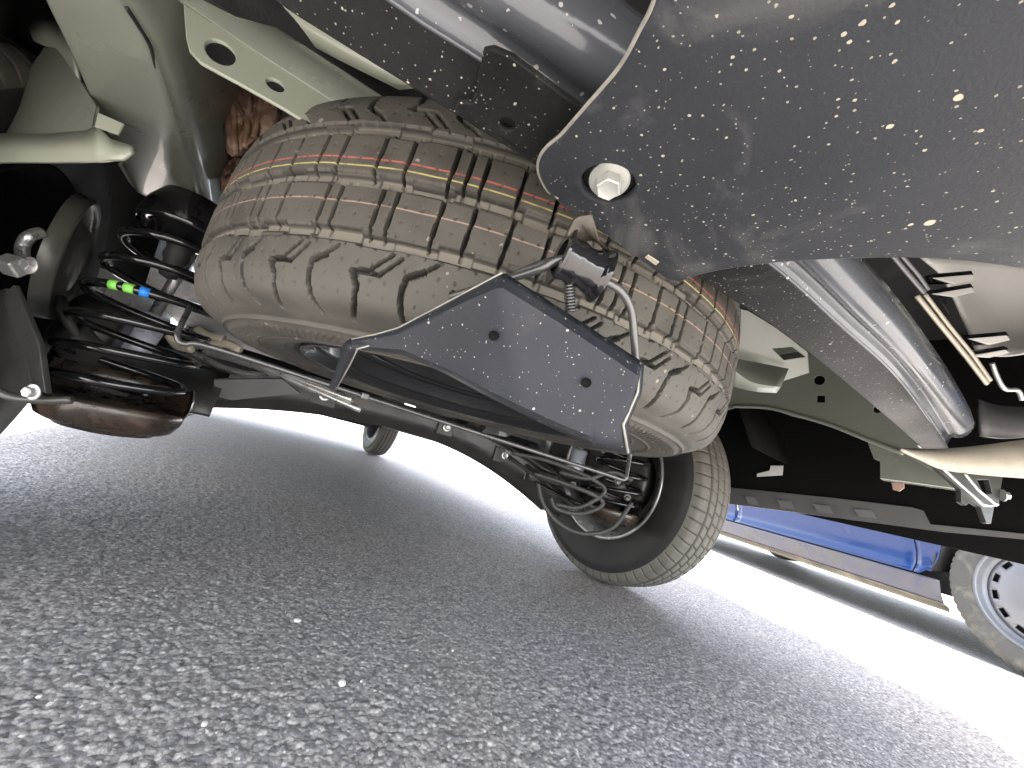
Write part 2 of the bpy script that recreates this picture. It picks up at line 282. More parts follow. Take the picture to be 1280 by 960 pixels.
# asphalt
def asphalt_mat():
    m = bpy.data.materials.new('asphalt'); m.use_nodes = True; t = m.node_tree; N = t.nodes; L = t.links; b = N['Principled BSDF']
    tc = N.new('ShaderNodeTexCoord'); v = tc.outputs['Object']
    vo = N.new('ShaderNodeTexVoronoi'); vo.inputs['Scale'].default_value = 250; vo.inputs['Randomness'].default_value = 1; L.new(v, vo.inputs['Vector'])
    vo2 = N.new('ShaderNodeTexVoronoi'); vo2.inputs['Scale'].default_value = 420; L.new(v, vo2.inputs['Vector'])
    sep = N.new('ShaderNodeSeparateColor'); L.new(vo.outputs['Color'], sep.inputs[0])
    cr = N.new('ShaderNodeValToRGB'); e = cr.color_ramp.elements; e[0].position = 0; e[0].color = (.15, .15, .155, 1); e[1].position = 1; e[1].color = (.60, .59, .56, 1)
    for p, c in ((.35, (.26, .26, .265, 1)), (.6, (.34, .335, .32, 1)), (.85, (.42, .415, .40, 1)), (.97, (.52, .51, .48, 1))): k = cr.color_ramp.elements.new(p); k.color = c
    L.new(sep.outputs[0], cr.inputs[0])
    # bitumen between the stones
    ed = N.new('ShaderNodeMapRange'); ed.inputs[1].default_value = .30; ed.inputs[2].default_value = .75; ed.inputs[3].default_value = 0; ed.inputs[4].default_value = .45; L.new(vo.outputs['Distance'], ed.inputs[0])
    mx = N.new('ShaderNodeMix'); mx.data_type = 'RGBA'; L.new(ed.outputs[0], mx.inputs[0]); L.new(cr.outputs[0], mx.inputs[6]); mx.inputs[7].default_value = (.15, .147, .147, 1)
    n = N.new('ShaderNodeTexNoise'); n.inputs['Scale'].default_value = 1.1; n.inputs['Detail'].default_value = 5; n.inputs['Distortion'].default_value = .4; L.new(v, n.inputs['Vector'])
    nr = N.new('ShaderNodeMapRange'); nr.inputs[1].default_value = .36; nr.inputs[2].default_value = .66; L.new(n.outputs[0], nr.inputs[0])
    tint = N.new('ShaderNodeMix'); tint.data_type = 'RGBA'; L.new(nr.outputs[0], tint.inputs[0]); tint.inputs[6].default_value = (1.12, .98, .90, 1); tint.inputs[7].default_value = (1.0, .995, 1.0, 1)
    mu = N.new('ShaderNodeMix'); mu.data_type = 'RGBA'; mu.blend_type = 'MULTIPLY'; mu.inputs[0].default_value = 1; L.new(mx.outputs[2], mu.inputs[6]); L.new(tint.outputs[2], mu.inputs[7])
    # pale mineral flecks
    s2 = N.new('ShaderNodeSeparateColor'); L.new(vo2.outputs['Color'], s2.inputs[0])
    fl = N.new('ShaderNodeMath'); fl.operation = 'GREATER_THAN'; fl.inputs[1].default_value = .985; L.new(s2.outputs[1], fl.inputs[0])
    fm = N.new('ShaderNodeMix'); fm.data_type = 'RGBA'; L.new(fl.outputs[0], fm.inputs[0]); L.new(mu.outputs[2], fm.inputs[6]); fm.inputs[7].default_value = (.55, .52, .46, 1)
    L.new(fm.outputs[2], b.inputs['Base Color']); b.inputs['Roughness'].default_value = .72
    # fine relief
    n2 = N.new('ShaderNodeTexNoise'); n2.inputs['Scale'].default_value = 600; n2.inputs['Detail'].default_value = 3; L.new(v, n2.inputs['Vector'])
    ad = N.new('ShaderNodeMath'); ad.operation = 'MULTIPLY_ADD'; L.new(vo.outputs['Distance'], ad.inputs[0]); ad.inputs[1].default_value = -1.2; L.new(n2.outputs[0], ad.inputs[2])
    bp = N.new('ShaderNodeBump'); bp.inputs['Strength'].default_value = .55; bp.inputs['Distance'].default_value = .0012; L.new(ad.outputs[0], bp.inputs['Height']); L.new(bp.outputs[0], b.inputs['Normal'])
    return m
M['asphalt'] = asphalt_mat()

# ------------------------------------------------------------------ ground
def worley(X, Y, s, seed):
    cx = np.floor(X/s).astype(int); cy = np.floor(Y/s).astype(int); best = np.full(X.shape, 9.); val = np.zeros(X.shape)
    def hsh(a, b, k):
        h = (a*73856093 ^ b*19349663 ^ (k+seed)*83492791) & 0x7fffffff; h = (h*1103515245+12345) & 0x7fffffff; h ^= h >> 13; h = (h*1597334677) & 0x7fffffff
        return (h % 10007)/10007.
    for i in (-1, 0, 1):
        for j in (-1, 0, 1):
            a, b = cx+i, cy+j; px = (a+hsh(a, b, 1))*s; py = (b+hsh(a, b, 2))*s
            d = np.hypot(X-px, Y-py)/s; m = d < best; best = np.where(m, d, best); val = np.where(m, hsh(a, b, 3), val)
    return best, val
rr = .16*(4.6/.16)**np.linspace(0, 1, 640); aa = np.radians(np.linspace(-12, 118, 520))
RR, AA = np.meshgrid(rr, aa, indexing='ij'); GX = CAM[0]+RR*np.sin(-AA+math.radians(90)); GY = CAM[1]+RR*np.cos(-AA+math.radians(90))
d1, v1 = worley(GX, GY, .0085, 1); d2, v2 = worley(GX, GY, .0048, 2)
hz = (1-np.minimum(d1/.75, 1)**2)*.0018*(.15+1.1*v1)+(1-np.minimum(d2/.75, 1)**2)*.0009*v2
hz *= np.clip(1.6-RR/3.2, 0, 1)
edge = np.minimum(np.minimum(np.arange(640)[:, None], 639-np.arange(640)[:, None]), np.minimum(np.arange(520)[None], 519-np.arange(520)[None]))
GZ = hz-.003+np.where(edge < 2, -.006, 0.)
link('asphalt_ground', fastgrid('asphalt_ground', np.stack([GX, GY, GZ], -1), 640, 520), M['asphalt'], kind='structure')
s_ = 400
link('ground', mesh('ground', [(-s_, -s_, -.005), (s_, -s_, -.005), (s_, s_, -.005), (-s_, s_, -.005)], [(0, 1, 2, 3)]), M['asphalt'], smooth=False, kind='structure')
M['pebble'] = MAT('pebble_stone', (.55, .52, .47), .6, 0, .15, 120, .4, 300)
def pebble(u, v, r, label):
    p = UA(u, v, 2, 0.002); V = []; n, m_ = 9, 6; sq = [rs.uniform(.75, 1.2) for _ in range(3)]; Fc = []
    for i in range(m_):
        ph = math.pi*i/(m_-1)
        for j in range(n):
            t = 2*math.pi*j/n; k = 1+rs.uniform(-.13, .13); V.append((r*k*sq[0]*math.sin(ph)*math.cos(t), r*k*sq[1]*math.sin(ph)*math.sin(t), r*.6*sq[2]*math.cos(ph)))
    for i in range(m_-1): Fc += [(i*n+j, i*n+(j+1) % n, (i+1)*n+(j+1) % n, (i+1)*n+j) for j in range(n)]
    o = link('pebble', mesh('pebble', V, Fc), M['pebble'], smooth=False); o.location = (p[0], p[1], r*.35); o.rotation_euler = (0, 0, rs.uniform(0, 6))
    o['label'] = label; o['category'] = 'pebble'; o['group'] = 'loose stones on the asphalt'
pebble(372, 775, .0042, 'pale flat pebble lying alone in the middle of the shaded asphalt')
pebble(428, 853, .0042, 'larger whitish pebble on the asphalt with a small chip beside it')
pebble(452, 850, .0018, 'tiny stone chip just right of the larger whitish pebble')
pebble(256, 903, .0028, 'small white upright pebble nearest the bottom edge of the photo')
pebble(50, 868, .0018, 'small white stone chip at the lower left of the asphalt')
pebble(566, 812, .0026, 'faint grey pebble right of the middle of the asphalt')

# ------------------------------------------------------------------ tyres
def seg_dist(A, S, p, q):
    d = np.array(q, float)-p; L2 = d@d; t = np.clip(((A-p[0])*d[0]+(S-p[1])*d[1])/L2, 0, 1)
    return np.hypot(A-p[0]-t*d[0], S-p[1]-t*d[1])
def slot(Hm, dist, hw, depth, soft=.0007):
    return np.minimum(Hm, -depth*np.clip((hw-dist)/soft+.5, 0, 1))
def tyre_profile(R, w, Rb, n_tread, n_side, sh=.042, n_side2=None):
    """polyline of (r,h), h from -w/2 .. w/2, with tread part flagged by arc length from centre"""
    hw = w/2
    ctrl = [(Rb, -hw*.80), (Rb+.008, -hw*.93), (Rb+(R-Rb)*.30, -hw*1.03), (Rb+(R-Rb)*.58, -hw*1.05), (R-.037, -hw*1.0), (R-.033, -hw*.985), (R-.026, -hw*.955), (R-.013, -hw*.87), (R-.0055, -hw*.70), (R-.0018, -sh), (R-.0005, -.02), (R, 0)]
    P = np.array(catmull(ctrl, 8)); L = np.r_[0, np.cumsum(np.linalg.norm(np.diff(P, axis=0), axis=1))]; tot = L[-1]
    sTread = tot-.098
    s = np.r_[np.linspace(0, sTread, n_side, endpoint=False), np.linspace(sTread, tot, n_tread)]
    half = np.stack([np.interp(s, L, P[:, 0]), np.interp(s, L, P[:, 1])], 1); sc = s-tot
    if n_side2:
        s2 = np.r_[np.linspace(0, sTread, n_side2, endpoint=False), np.linspace(sTread, tot, n_tread)]; h2 = np.stack([np.interp(s2, L, P[:, 0]), np.interp(s2, L, P[:, 1])], 1); sc2 = s2-tot
    else: h2, sc2 = half, sc
    full = np.r_[half, (h2[::-1]*[1, -1])[1:]]; S = np.r_[sc, -sc2[::-1][1:]]
    return full, S
def spare_tyre():
    R = .3112; full, S = tyre_profile(R, .178, .198, 84, 78, n_side2=14); n = 2160; th = np.linspace(0, 2*math.pi, n, endpoint=False)
    A, SS = np.meshgrid(th*R, S, indexing='ij'); Hm = np.zeros(A.shape); C_ = 2*math.pi*R
    Gm = np.zeros(A.shape); Cm = np.zeros(A.shape)
    # zigzag steps along the circumferential grooves
    rg = np.random.RandomState(3); cuts = np.cumsum(rg.choice([.022, .028, .034], 90)); cuts = cuts[cuts < C_]
    idx = np.searchsorted(cuts, th*R); 
    for g, sd in ((-.0385, 1), (0, 2), (.0385, 3)):
        off = np.random.RandomState(sd).choice([-.0014, 0, .0014], len(cuts)+2)[idx][:, None]
        wv = np.random.RandomState(sd+9).choice([.0030, .0038], len(cuts)+2)[idx][:, None]
        Hm = slot(Hm, np.abs(SS-g-off), wv, .0048, .0009)
        ledge = np.abs(SS-g+off*.6) < .0050
        Gm = np.where(np.abs(SS-g-off) < wv-.0006, 1, Gm); Cm = np.where(np.abs(np.abs(SS-g-off)-wv) < .0006, 1, Cm)
        cutd = np.min(np.abs(((th*R)[:, None]-cuts[None])), axis=1)[:, None]; Cm = np.where((cutd < .0007) & (np.abs(SS-g) < .0056), .8, Cm)
        Hm = np.minimum(Hm, -.0016*ledge)
    for lo, hi, sd in ((-.0385, 0, 5), (0, .0385, 6)):
        rg = np.random.RandomState(sd); a = 0
        while a < C_-.01:
            q = [(a, lo), (a+.0022, hi)] if sd == 5 else [(a, lo), (a+.0012, hi)]
            i0, i1 = int((a-.006)/C_*n), int((a+.010)/C_*n)+1; ii = np.arange(i0, i1) % n
            sub = Hm[ii]; dd = seg_dist(A[ii] if i0 >= 0 else ((A[ii]+.1) % C_)-.1, SS[ii], np.array(q[0]), q[1]); Hm[ii] = slot(sub, dd, .0010, .007, .0006); Cm[ii] = np.maximum(Cm[ii], np.clip((.0012-dd)/.0005+.5, 0, 1)*(np.abs(SS[ii]) > .0042)*(np.abs(np.abs(SS[ii])-.0385) > .0045))
            a += rg.choice([.010, .020, .024, .029], p=[.24, .26, .28, .22])
    # shoulder hockey-stick slots
    P_ = C_/30; al = P_-(A % P_)
    for sgn in (-1, 1):
        T = np.abs(SS) if True else SS; mask = (SS*sgn > 0.043)
        D1 = np.full(A.shape, 9.); D2 = D1.copy()
        wide = [[(.030, .060), (.026, .068), (.027, .080), (.031, .093)], [(.050, .052), (.060, .058), (.0615, .068), (.060, .080), (.057, .092)], [(.030, .060), (.020, .059)]]
        thin = [[(.020, .059), (.006, .046)], [(.012, .060), (.000, .0475)], [(.020, .059), (.012, .060)], [(.050, .052), (.043, .046)]]
        for shf in (-P_, 0, P_):
            for pl in wide:
                for p, q in zip(pl[:-1], pl[1:]): D1 = np.minimum(D1, seg_dist(al+shf, SS*sgn, np.array(p), q))
            for pl in thin:
                for p, q in zip(pl[:-1], pl[1:]): D2 = np.minimum(D2, seg_dist(al+shf, SS*sgn, np.array(p), q))
        h2 = slot(slot(np.zeros(A.shape), D1, .0016, .0065, .0007), D2, .0008, .005, .0006)
        Hm = np.where(mask, np.minimum(Hm, h2), Hm); Cm = np.where(mask, np.maximum(Cm, np.maximum(np.clip((.0016-D1)/.0006+.5, 0, 1), .85*np.clip((.0009-D2)/.0006+.5, 0, 1))*np.clip((.1-np.abs(SS))/.02, 0, 1)), Cm)
    # pin pits on the blocks
    px = (A/.0105) % 1-.5; py = (np.abs(SS)/.0098) % 1-.5
    pit = (np.hypot(px*.0105, py*.0098) < .0009) & (np.abs(SS) < .075); Hm = np.where(pit, np.minimum(Hm, -.0010), Hm); Cm = np.where(pit & (Gm < .5), .55, Cm)
    # sidewall knurl and ridges
    r_of = full[:, 0][None]; side = (SS < -.098)
    kn = .0009*((np.sin(th*240)[:, None] > 0) ^ (np.sin(r_of*1150) > 0))
    Hm = np.where(side & (r_of < .268) & (r_of > .243), Hm+kn, Hm)
    for rr_, a_ in ((.2735, .0026), (.240, .0020), (.222, .0014), (.212, .0012)): Hm = np.where(side, Hm+a_*np.exp(-((r_of-rr_)/.0011)**2), Hm)
    T = np.gradient(full, axis=0); T /= np.linalg.norm(T, axis=1)[:, None]; Nn = np.stack([T[:, 1], -T[:, 0]], 1)   # outward
    r = full[:, 0][None]+Hm*Nn[:, 0][None]; h = full[:, 1][None]+Hm*Nn[:, 1][None]
    V = np.stack([np.cos(th)[:, None]*r, np.sin(th)[:, None]*r, np.broadcast_to(h, r.shape)], -1)
    me = fastgrid('tyre', V, n, len(full), True, False)
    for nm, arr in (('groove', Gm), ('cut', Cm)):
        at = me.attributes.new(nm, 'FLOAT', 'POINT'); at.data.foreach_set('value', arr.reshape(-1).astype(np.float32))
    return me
SPC = (-0.1326, -0.3518, 0.4216)
sp = thing('spare_wheel', 'dusty spare wheel with yellow and red tread lines slung flat under the van floor', 'spare wheel', (SPC[0], SPC[1], SPC[2]-.09))
ty = link('tyre', spare_tyre(), M['tyre'], sp, label='dusty brown grey tyre with red and yellow paint lines round the tread'); ty.location = (0, 0, .09)
autosm(ty, 50)
ty.rotation_euler = (0, 0, math.radians(-140))
rim_prof = [(.203, -.076), (.207, -.083), (.205, -.088), (.199, -.087), (.195, -.078), (.191, -.074), (.188, -.076), (.185, -.072), (.183, -.056), (.177, -.052), (.174, -.054), (.171, -.048), (.169, -.034), (.163, -.030), (.158, -.032), (.153, -.040), (.147, -.050), (.140, -.054), (.124, -.052), (.108, -.042), (.095, -.028), (.082, -.020), (.070, -.022), (.062, -.034), (.052, -.038), (.040, -.038), (.034, -.034), (.030, .0)]
rm = link('rim', lathe_mesh('rim', [(r, h+.09) for r, h in rim_prof], 128), M['wheelblack'], sp, label='glossy black steel rim'); 
link('rim_barrel', lathe_mesh('rim_barrel', [(.170, .07), (.176, .11), (.19, .15), (.205, .165), (.207, .172)], 96), M['wheelblack'], sp)
for k in range(5):
    a = k*math.tau/5; bolt('wheel_bolt_hole', (.05*math.cos(a), .05*math.sin(a), .052), (0, 0, -1), .006, .004, M['blackmatt'], rm)

# van wheels: rotate the lathe axis to x
def road_tyre(sidecol=False):
    R = .31; full, S = tyre_profile(R, .160, .186, 40, 18); n = 900; th = np.linspace(0, 2*math.pi, n, endpoint=False)
    A, SS = np.meshgrid(th*R, S, indexing='ij'); Hm = np.zeros(A.shape)
    for g in (-.044, -.016, .016, .044): Hm = slot(Hm, np.abs(SS-g), .0032, .006, .002)
    P_ = 2*math.pi*R/64; al = A % P_
    for shf in (-P_, 0, P_):
        for p, q in (((.004, -.088), (.010, -.05)), ((.006, -.046), (.018, -.019)), ((.0, -.015), (.012, .015)), ((.008, .019), (.020, .046)), ((.004, .05), (.016, .088))):
            Hm = slot(Hm, seg_dist(al+shf, SS, np.array(p), q), .0013, .004, .0018)
    T = np.gradient(full, axis=0); T /= np.linalg.norm(T, axis=1)[:, None]; Nn = np.stack([T[:, 1], -T[:, 0]], 1)
    r = full[:, 0][None]+Hm*Nn[:, 0][None]; h = full[:, 1][None]+Hm*Nn[:, 1][None]
    V = np.stack([np.broadcast_to(h, r.shape), np.cos(th)[:, None]*r, np.sin(th)[:, None]*r], -1)
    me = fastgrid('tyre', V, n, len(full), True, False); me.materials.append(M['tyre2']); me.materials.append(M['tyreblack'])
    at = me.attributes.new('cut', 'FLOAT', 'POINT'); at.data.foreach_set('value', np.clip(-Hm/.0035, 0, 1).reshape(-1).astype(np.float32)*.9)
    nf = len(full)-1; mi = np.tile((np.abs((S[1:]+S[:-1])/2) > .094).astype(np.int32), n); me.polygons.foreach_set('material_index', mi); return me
road_me = road_tyre()
rim2_prof = [(.206, -.074), (.208, -.079), (.203, -.081), (.196, -.077), (.192, -.066), (.182, -.060), (.178, .02), (.184, .05), (.196, .062), (.205, .078), (.208, .075)]
face_prof = [(.178, .02), (.165, .030), (.15, .046), (.12, .052), (.09, .045), (.07, .03), (.04, .028), (.0, .028)]
rim_me = lathe_mesh('rim', [(r*.925, h*.95) for r, h in rim2_prof], 96, 'x'); face_me = lathe_mesh('rim_face', [(r*.925, h*.95) for r, h in face_prof], 96, 'x')

# ------------------------------------------------------------------ the van
van = thing('parked_van', 'grey green van seen from below with tow bar plate, coil springs and rear axle', 'van', (0, 0, 0))
def wheel(x, y, flip, mat):
    e = bpy.data.objects.new('wheel', None); COL.objects.link(e); e.parent = van; e.location = (x, y, .31); e.scale = (1, 1, 1); e.rotation_euler = (0, 0, math.pi if flip else 0)
    link('tyre', road_me, None, e); link('rim', rim_me.copy(), mat, e); link('rim_face', face_me.copy(), mat, e)
wheel(.662, 0, False, M['rimgrey']); wheel(-.74, 0, True, M['cavity']); wheel(.74, 2.81, False, M['silver']); wheel(-.74, 2.81, True, M['silver'])  # left rear rim near black, its shade put into the colour

# --- body shell
def side_shell(sx):
    pts = []
    def arch(yc): return [(yc-.36*math.cos(t), .31+.36*math.sin(t)) for t in np.linspace(0, math.pi, 14)]
    low = [(-.86, .36)]+[(y, z) for y, z in arch(0) if z > .33]+[(.4, .30), (2.40, .30)]+[(y, z) for y, z in arch(2.81) if z > .31]+[(3.55, .34), (3.62, .7)]
    up = [(3.3, 1.02), (-.92, 1.02)]
    P = [np.array((sx*.88, y, z)) for y, z in low+up]
    prism('body_side', P, .02, M['body'], van, nrm=(-sx, 0, 0), bevel=.002)
    Pu = [np.array((sx*(.862-.09*(z-.98)/.82), y, z)) for y, z in ((3.25, .98), (2.55, 1.42), (1.9, 1.76), (-.85, 1.80), (-.92, .98))]
    prism('body_side_upper', Pu, .02, M['body'], van, nrm=(-sx, 0, -.12*1), bevel=.002)
side_shell(1); side_shell(-1)
sheet('roof', [[(-.78, y, z), (0, y, z+.03), (.78, y, z)] for y, z in ((-.9, 1.80), (1.9, 1.78), (2.6, 1.42), (3.25, 1.04), (3.62, .85), (3.64, .4))], .02, M['body'], van)
sheet('tailgate', [[(-.8, -.93, z), (0, -.95, z), (.8, -.93, z)] for z in (.70, 1.3, 1.82)], .02, M['body'], van)
sheet('rear_bumper', [[(-.90, y+.1, z), (-.7, y+.01, z), (0, y, z), (.7, y+.01, z), (.90, y+.1, z)] for y, z in ((-1.00, .42), (-1.03, .50), (-1.03, .62), (-.96, .78))], .004, M['blackmatt'], van)
for a, b, z, nme in ((-.95, .95, .80, 'cargo_floor'), (.95, 3.6, .60, 'front_floor')):
    link(nme, box_mesh(nme, (0, (a+b)/2, z), (1.72, b-a, .02)), M['blackmatt'], van, smooth=False)  # black puts the shade into the colour; the floor paint is grey green
# black liners of the arches and bumper sides
for sx in (1, -1):
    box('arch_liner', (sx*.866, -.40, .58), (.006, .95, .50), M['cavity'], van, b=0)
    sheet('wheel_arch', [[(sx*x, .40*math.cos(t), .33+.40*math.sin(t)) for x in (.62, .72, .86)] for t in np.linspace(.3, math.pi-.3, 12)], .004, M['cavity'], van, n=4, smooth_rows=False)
# under floor in front of the axle
box('underfloor_panel', (0, 1.95, .335), (1.30, 2.9, .02), M['beamaxle'], van)
box('fuel_tank', (-.25, .95, .325), (.62, .62, .14), M['blackmatt'], van, b=.03)
tube('exhaust_pipe', [(.28, .3, .36), (.25, .8, .31), (.22, 1.6, .30), (.20, 2.6, .30)], .026, M['drum'], van)
box('rocker_beam', (.62, 1.35, .31), (.09, 1.9, .10), M['beamaxle'], van, b=.01); box('rocker_beam', (-.62, 1.35, .31), (.09, 1.9, .10), M['beamaxle'], van, b=.01)
box('front_subframe', (.1, 2.72, .27), (.95, .30, .08), M['beamaxle'], van, b=.015)
for sx in (1, -1): tube('control_arm', [(sx*.35, 2.65, .27), (sx*.5, 2.75, .26), (sx*.66, 2.81, .25)], .025, M['drum'], van)
box('engine_tray', (0, 3.2, .29), (1.1, .55, .02), M['blackmatt'], van)

# --- rear axle
def axle_pt(x): return (x, .22-.10*abs(x/.55)**3, .312-(.052 if x < 0 else .088)*abs(x/.45)**2.2)
xs = np.linspace(-.52, .52, 27)
rows = []
for x in xs:
    c = np.array(axle_pt(x)); k = 1+.35*abs(x/.52)**2
    rows.append([c+np.array((0, yy*k, zz*k)) for yy, zz in ((-.050, .030), (-.048, -.012), (-.030, -.036), (-.012, -.030), (-.006, .010), (.006, .010), (.014, -.030), (.034, -.036), (.048, -.012), (.050, .030))])
sheet('axle_beam', rows, .005, M['beamaxle'], van, n=28, smooth_rows=False, sharp=30)
tube('anti_roll_bar', [(-.55, .08, .245), (-.42, .16, .265), (0, .20, .312), (.42, .16, .265), (.55, .08, .245)], .010, M['blackmatt'], van)
for sx in (-1, 1):
    # trailing arm from pivot in front of the axle back to the hub
    A = [(sx*.56, .42, .33), (sx*.555, .25, .28), (sx*.55, .08, .262), (sx*.555, -.05, .268), (sx*.57, -.09, .29)]
    tube('trailing_arm', A, [.026, .028, .028, .024, .020], M['beamaxle'], van, seg=14)
    tube('pivot_bush', [(sx*.50, .42, .33), (sx*.62, .42, .33)], .034, M['rubber'], van, smooth=False, seg=20)
    # stamped spring pan: open dish with pressed rings
    pan = [(.0, .002), (.018, .002), (.021, .007), (.026, .008), (.030, .002), (.040, .001), (.044, .005), (.050, .005), (.056, .0), (.066, -.002), (.074, .001), (.080, .003), (.083, .000), (.083, -.006), (.081, -.014), (.074, -.026), (.066, -.030), (.060, -.030), (.054, -.035), (.035, -.038), (.0, -.038)]
    pc = (sx*.495, -.115, .218)
    pan = [(r*.87, h) for r, h in pan]
    link('spring_pan', lathe_mesh('spring_pan', pan, 64, c=pc), M['rustblack'], van, label='rusty brown dish under the coil spring')
    t0 = math.atan2(.84, -.13) if sx < 0 else math.atan2(.72, .87)
    link('pan_wall', lathe_mesh('pan_wall', [(.072, -.004), (.076, .010), (.075, .024), (.071, .038), (.068, .038), (.071, .024), (.072, .010), (.068, .000)], 40, c=pc, tmin=t0-1.9, tmax=t0+1.9), M['rustblack'], van)
    sheet('arm_web', [[(sx*x, y, z) for x in (.40, .47, .56, .60)] for y, z in ((-.04, .222), (.0, .262), (.06, .285), (.16, .300), (.30, .315))], .006, M['beamaxle'], van, n=10, smooth_rows=False)
    # coil spring
    n = 230; P = []
    for i in range(n):
        t = i/(n-1); a = t*2*math.pi*5.9+(1.0 if sx < 0 else 2.2); rad = .066-.014*max(0, t-.6)/.4-.016*max(0, .12-t)/.12
        hz_ = .220+.226*(t if t > .10 else t*.4+.06) ; P.append((sx*.50+rad*math.cos(a), -.12+rad*math.sin(a), hz_))
    cs = link('coil_spring', tube_mesh('coil_spring', P, .0054, seg=12, smooth=False), M['black'], van, label='glossy black coil spring' + (' with green and blue paint bands' if sx < 0 else ''))
    if sx < 0:
        pj = lambda q: (640+F*((q-CAM)@RT)/((q-CAM)@fw), 480-F*((q-CAM)@UP)/((q-CAM)@fw))
        PA = [np.array(q) for q in P]
        best = min(range(5, n-5), key=lambda i: math.hypot(pj(PA[i])[0]-158, pj(PA[i])[1]-358)+60*((PA[i]-CAM)@fw))
        sg = 1 if pj(PA[best+1])[0] > pj(PA[best])[0] else -1
        at_ = lambda t: PA[int(t)]*(1-(t % 1))+PA[int(t)+1]*(t % 1)
        for k_, cc in ((-1.35, 'green'), (0, 'green'), (1.3, 'blue')):
            cpos = best+sg*k_; link('paint_band', tube_mesh('paint_band', [at_(cpos-.42), at_(cpos), at_(cpos+.42)], .0058, seg=14, smooth=False), M[cc], cs, label=cc+' paint band')
    # upper spring cup and bump stop
    link('spring_cup', lathe_mesh('spring_cup', [(.0, .0), (.02, 0), (.024, -.012), (.030, -.012), (.034, .0), (.050, .004), (.053, -.003), (.055, .008), (.05, .03), (.04, .05), (0, .05)], 48, c=(sx*.50, -.12, .458)), M['black'], van)
    link('bump_stop', lathe_mesh('bump_stop', [(0, -.060), (.010, -.056), (.013, -.045), (.011, -.036), (.015, -.028), (.014, -.018), (.018, -.008), (.018, .006)], 32, c=(sx*.50, -.12, .452)), M['rubber'], van)
    # brake drum, backing plate, hub
    if sx > 0: link('brake_drum', lathe_mesh('brake_drum', [(.0, -.012), (.045, -.012), (.05, -.002), (.085, .0), (.118, .004), (.128, .012), (.130, .028), (.124, .03), (.124, .055), (.0, .06)], 72, 'x', c=(0, 0, 0)), M['drum'], van).location = (sx*.60, 0, .31)
    link('hub_carrier', tube_mesh('hub_carrier', [(sx*.545, .0, .30), (sx*.60, 0, .31)], [.05, .042], seg=20, smooth=False), M['beamaxle'], van)
    # shock absorber
    tube('shock_absorber', [(sx*.545, .09, .24), (sx*.53, .075, .36)], .024, M['shock'], van, smooth=False, seg=20, label='pale metal shock absorber tube')
    tube('shock_rod', [(sx*.53, .075, .36), (sx*.515, .06, .50)], .009, M['metal'], van, smooth=False)
    tube('brake_hose', [(sx*.60, -.05, .33), (sx*.57, -.10, .30), (sx*.52, -.02, .235), (sx*.44, .10, .235), (sx*.36, .16, .28), (sx*.30, .30, .33)], .0055, M['rubber'], van)
    tube('parking_brake_cable', [(sx*.61, .03, .30), (sx*.55, -.12, .21), (sx*.47, -.06, .205), (sx*.42, .06, .22), (sx*.40, .25, .25), (sx*.30, .5, .31)], .0045, M['black'], van)

# beam brackets, brake lines, handbrake bracket and hoses seen below the spare
for x, w in ((.10, .05), (.30, .07), (.40, .05), (-.22, .06)):
    p = axle_pt(x); box('beam_bracket', (x, p[1]-.052, p[2]+.004), (w, .012, .045), M['beamaxle'], van, b=.003)
    bolt('beam_bolt', (x, p[1]-.060, p[2]+.006), (0, -1, 0), .008, .008, M['metal'], van)
tube('brake_pipe', [(-.50, .10, .285), (-.38, .16, .300), (-.2, .17, .325), (0, .17, .332), (.2, .17, .325), (.36, .16, .300), (.50, .10, .30), (.58, .0, .33)], .0035, M['metal'], van)
tube('brake_hose', [(.30, .30, .33), (.33, .20, .30), (.40, .10, .255), (.47, .02, .20), (.55, -.03, .19), (.60, -.02, .26)], .006, M['rubber'], van)
tube('brake_hose', [(.22, .30, .33), (.30, .16, .29), (.36, .06, .25), (.44, -.02, .245), (.50, .02, .28)], .0055, M['rubber'], van)
tube('heat_pipe', [(-.28, .42, .34), (-.1, .36, .335), (.1, .36, .335), (.28, .45, .34)], .02, M['drum'], van)
for x in (-.32, -.14, .02, .16): box('floor_clip', (x, .34, .335), (.035, .03, .03), M['drum'], van, b=.003)
for q in ([(668, 592), (705, 604), (745, 620), (752, 632), (725, 642), (696, 636), (688, 622)], [(640, 566), (685, 576), (735, 596), (756, 614), (724, 634), (694, 630)], [(672, 604), (680, 632), (700, 655), (730, 667), (765, 660), (790, 628)], [(700, 590), (735, 598), (765, 590), (790, 600)]):
    tube('brake_hose', [U(u, v, .80+.0002*(u-640)) for u, v in q], .0045, M['rubber'], van)
for u, v in ((772, 602), (784, 622), (716, 606)): bolt('hub_bolt', U(u, v, .82), -fw, .005, .007, M['drum'], van)
link('damper_bush', tube_mesh('damper_bush', [(.50, .09, .245), (.58, .09, .245)], .02, seg=18, smooth=False), M['metal'], van)
for sx in (-1, 1):
    box('trailing_web', (sx*.47, .12, .255), (.14, .10, .02), M['beamaxle'], van, R=np.array(Matrix.Rotation(sx*.5, 3, 'Z')), b=.004)
    for k in range(6 if sx > 0 else 0):
        a = k*math.tau/6; bolt('drum_bolt', (sx*.592, .075*math.cos(a), .31+.075*math.sin(a)), (-sx, 0, 0), .006, .006, M['metal'], van)

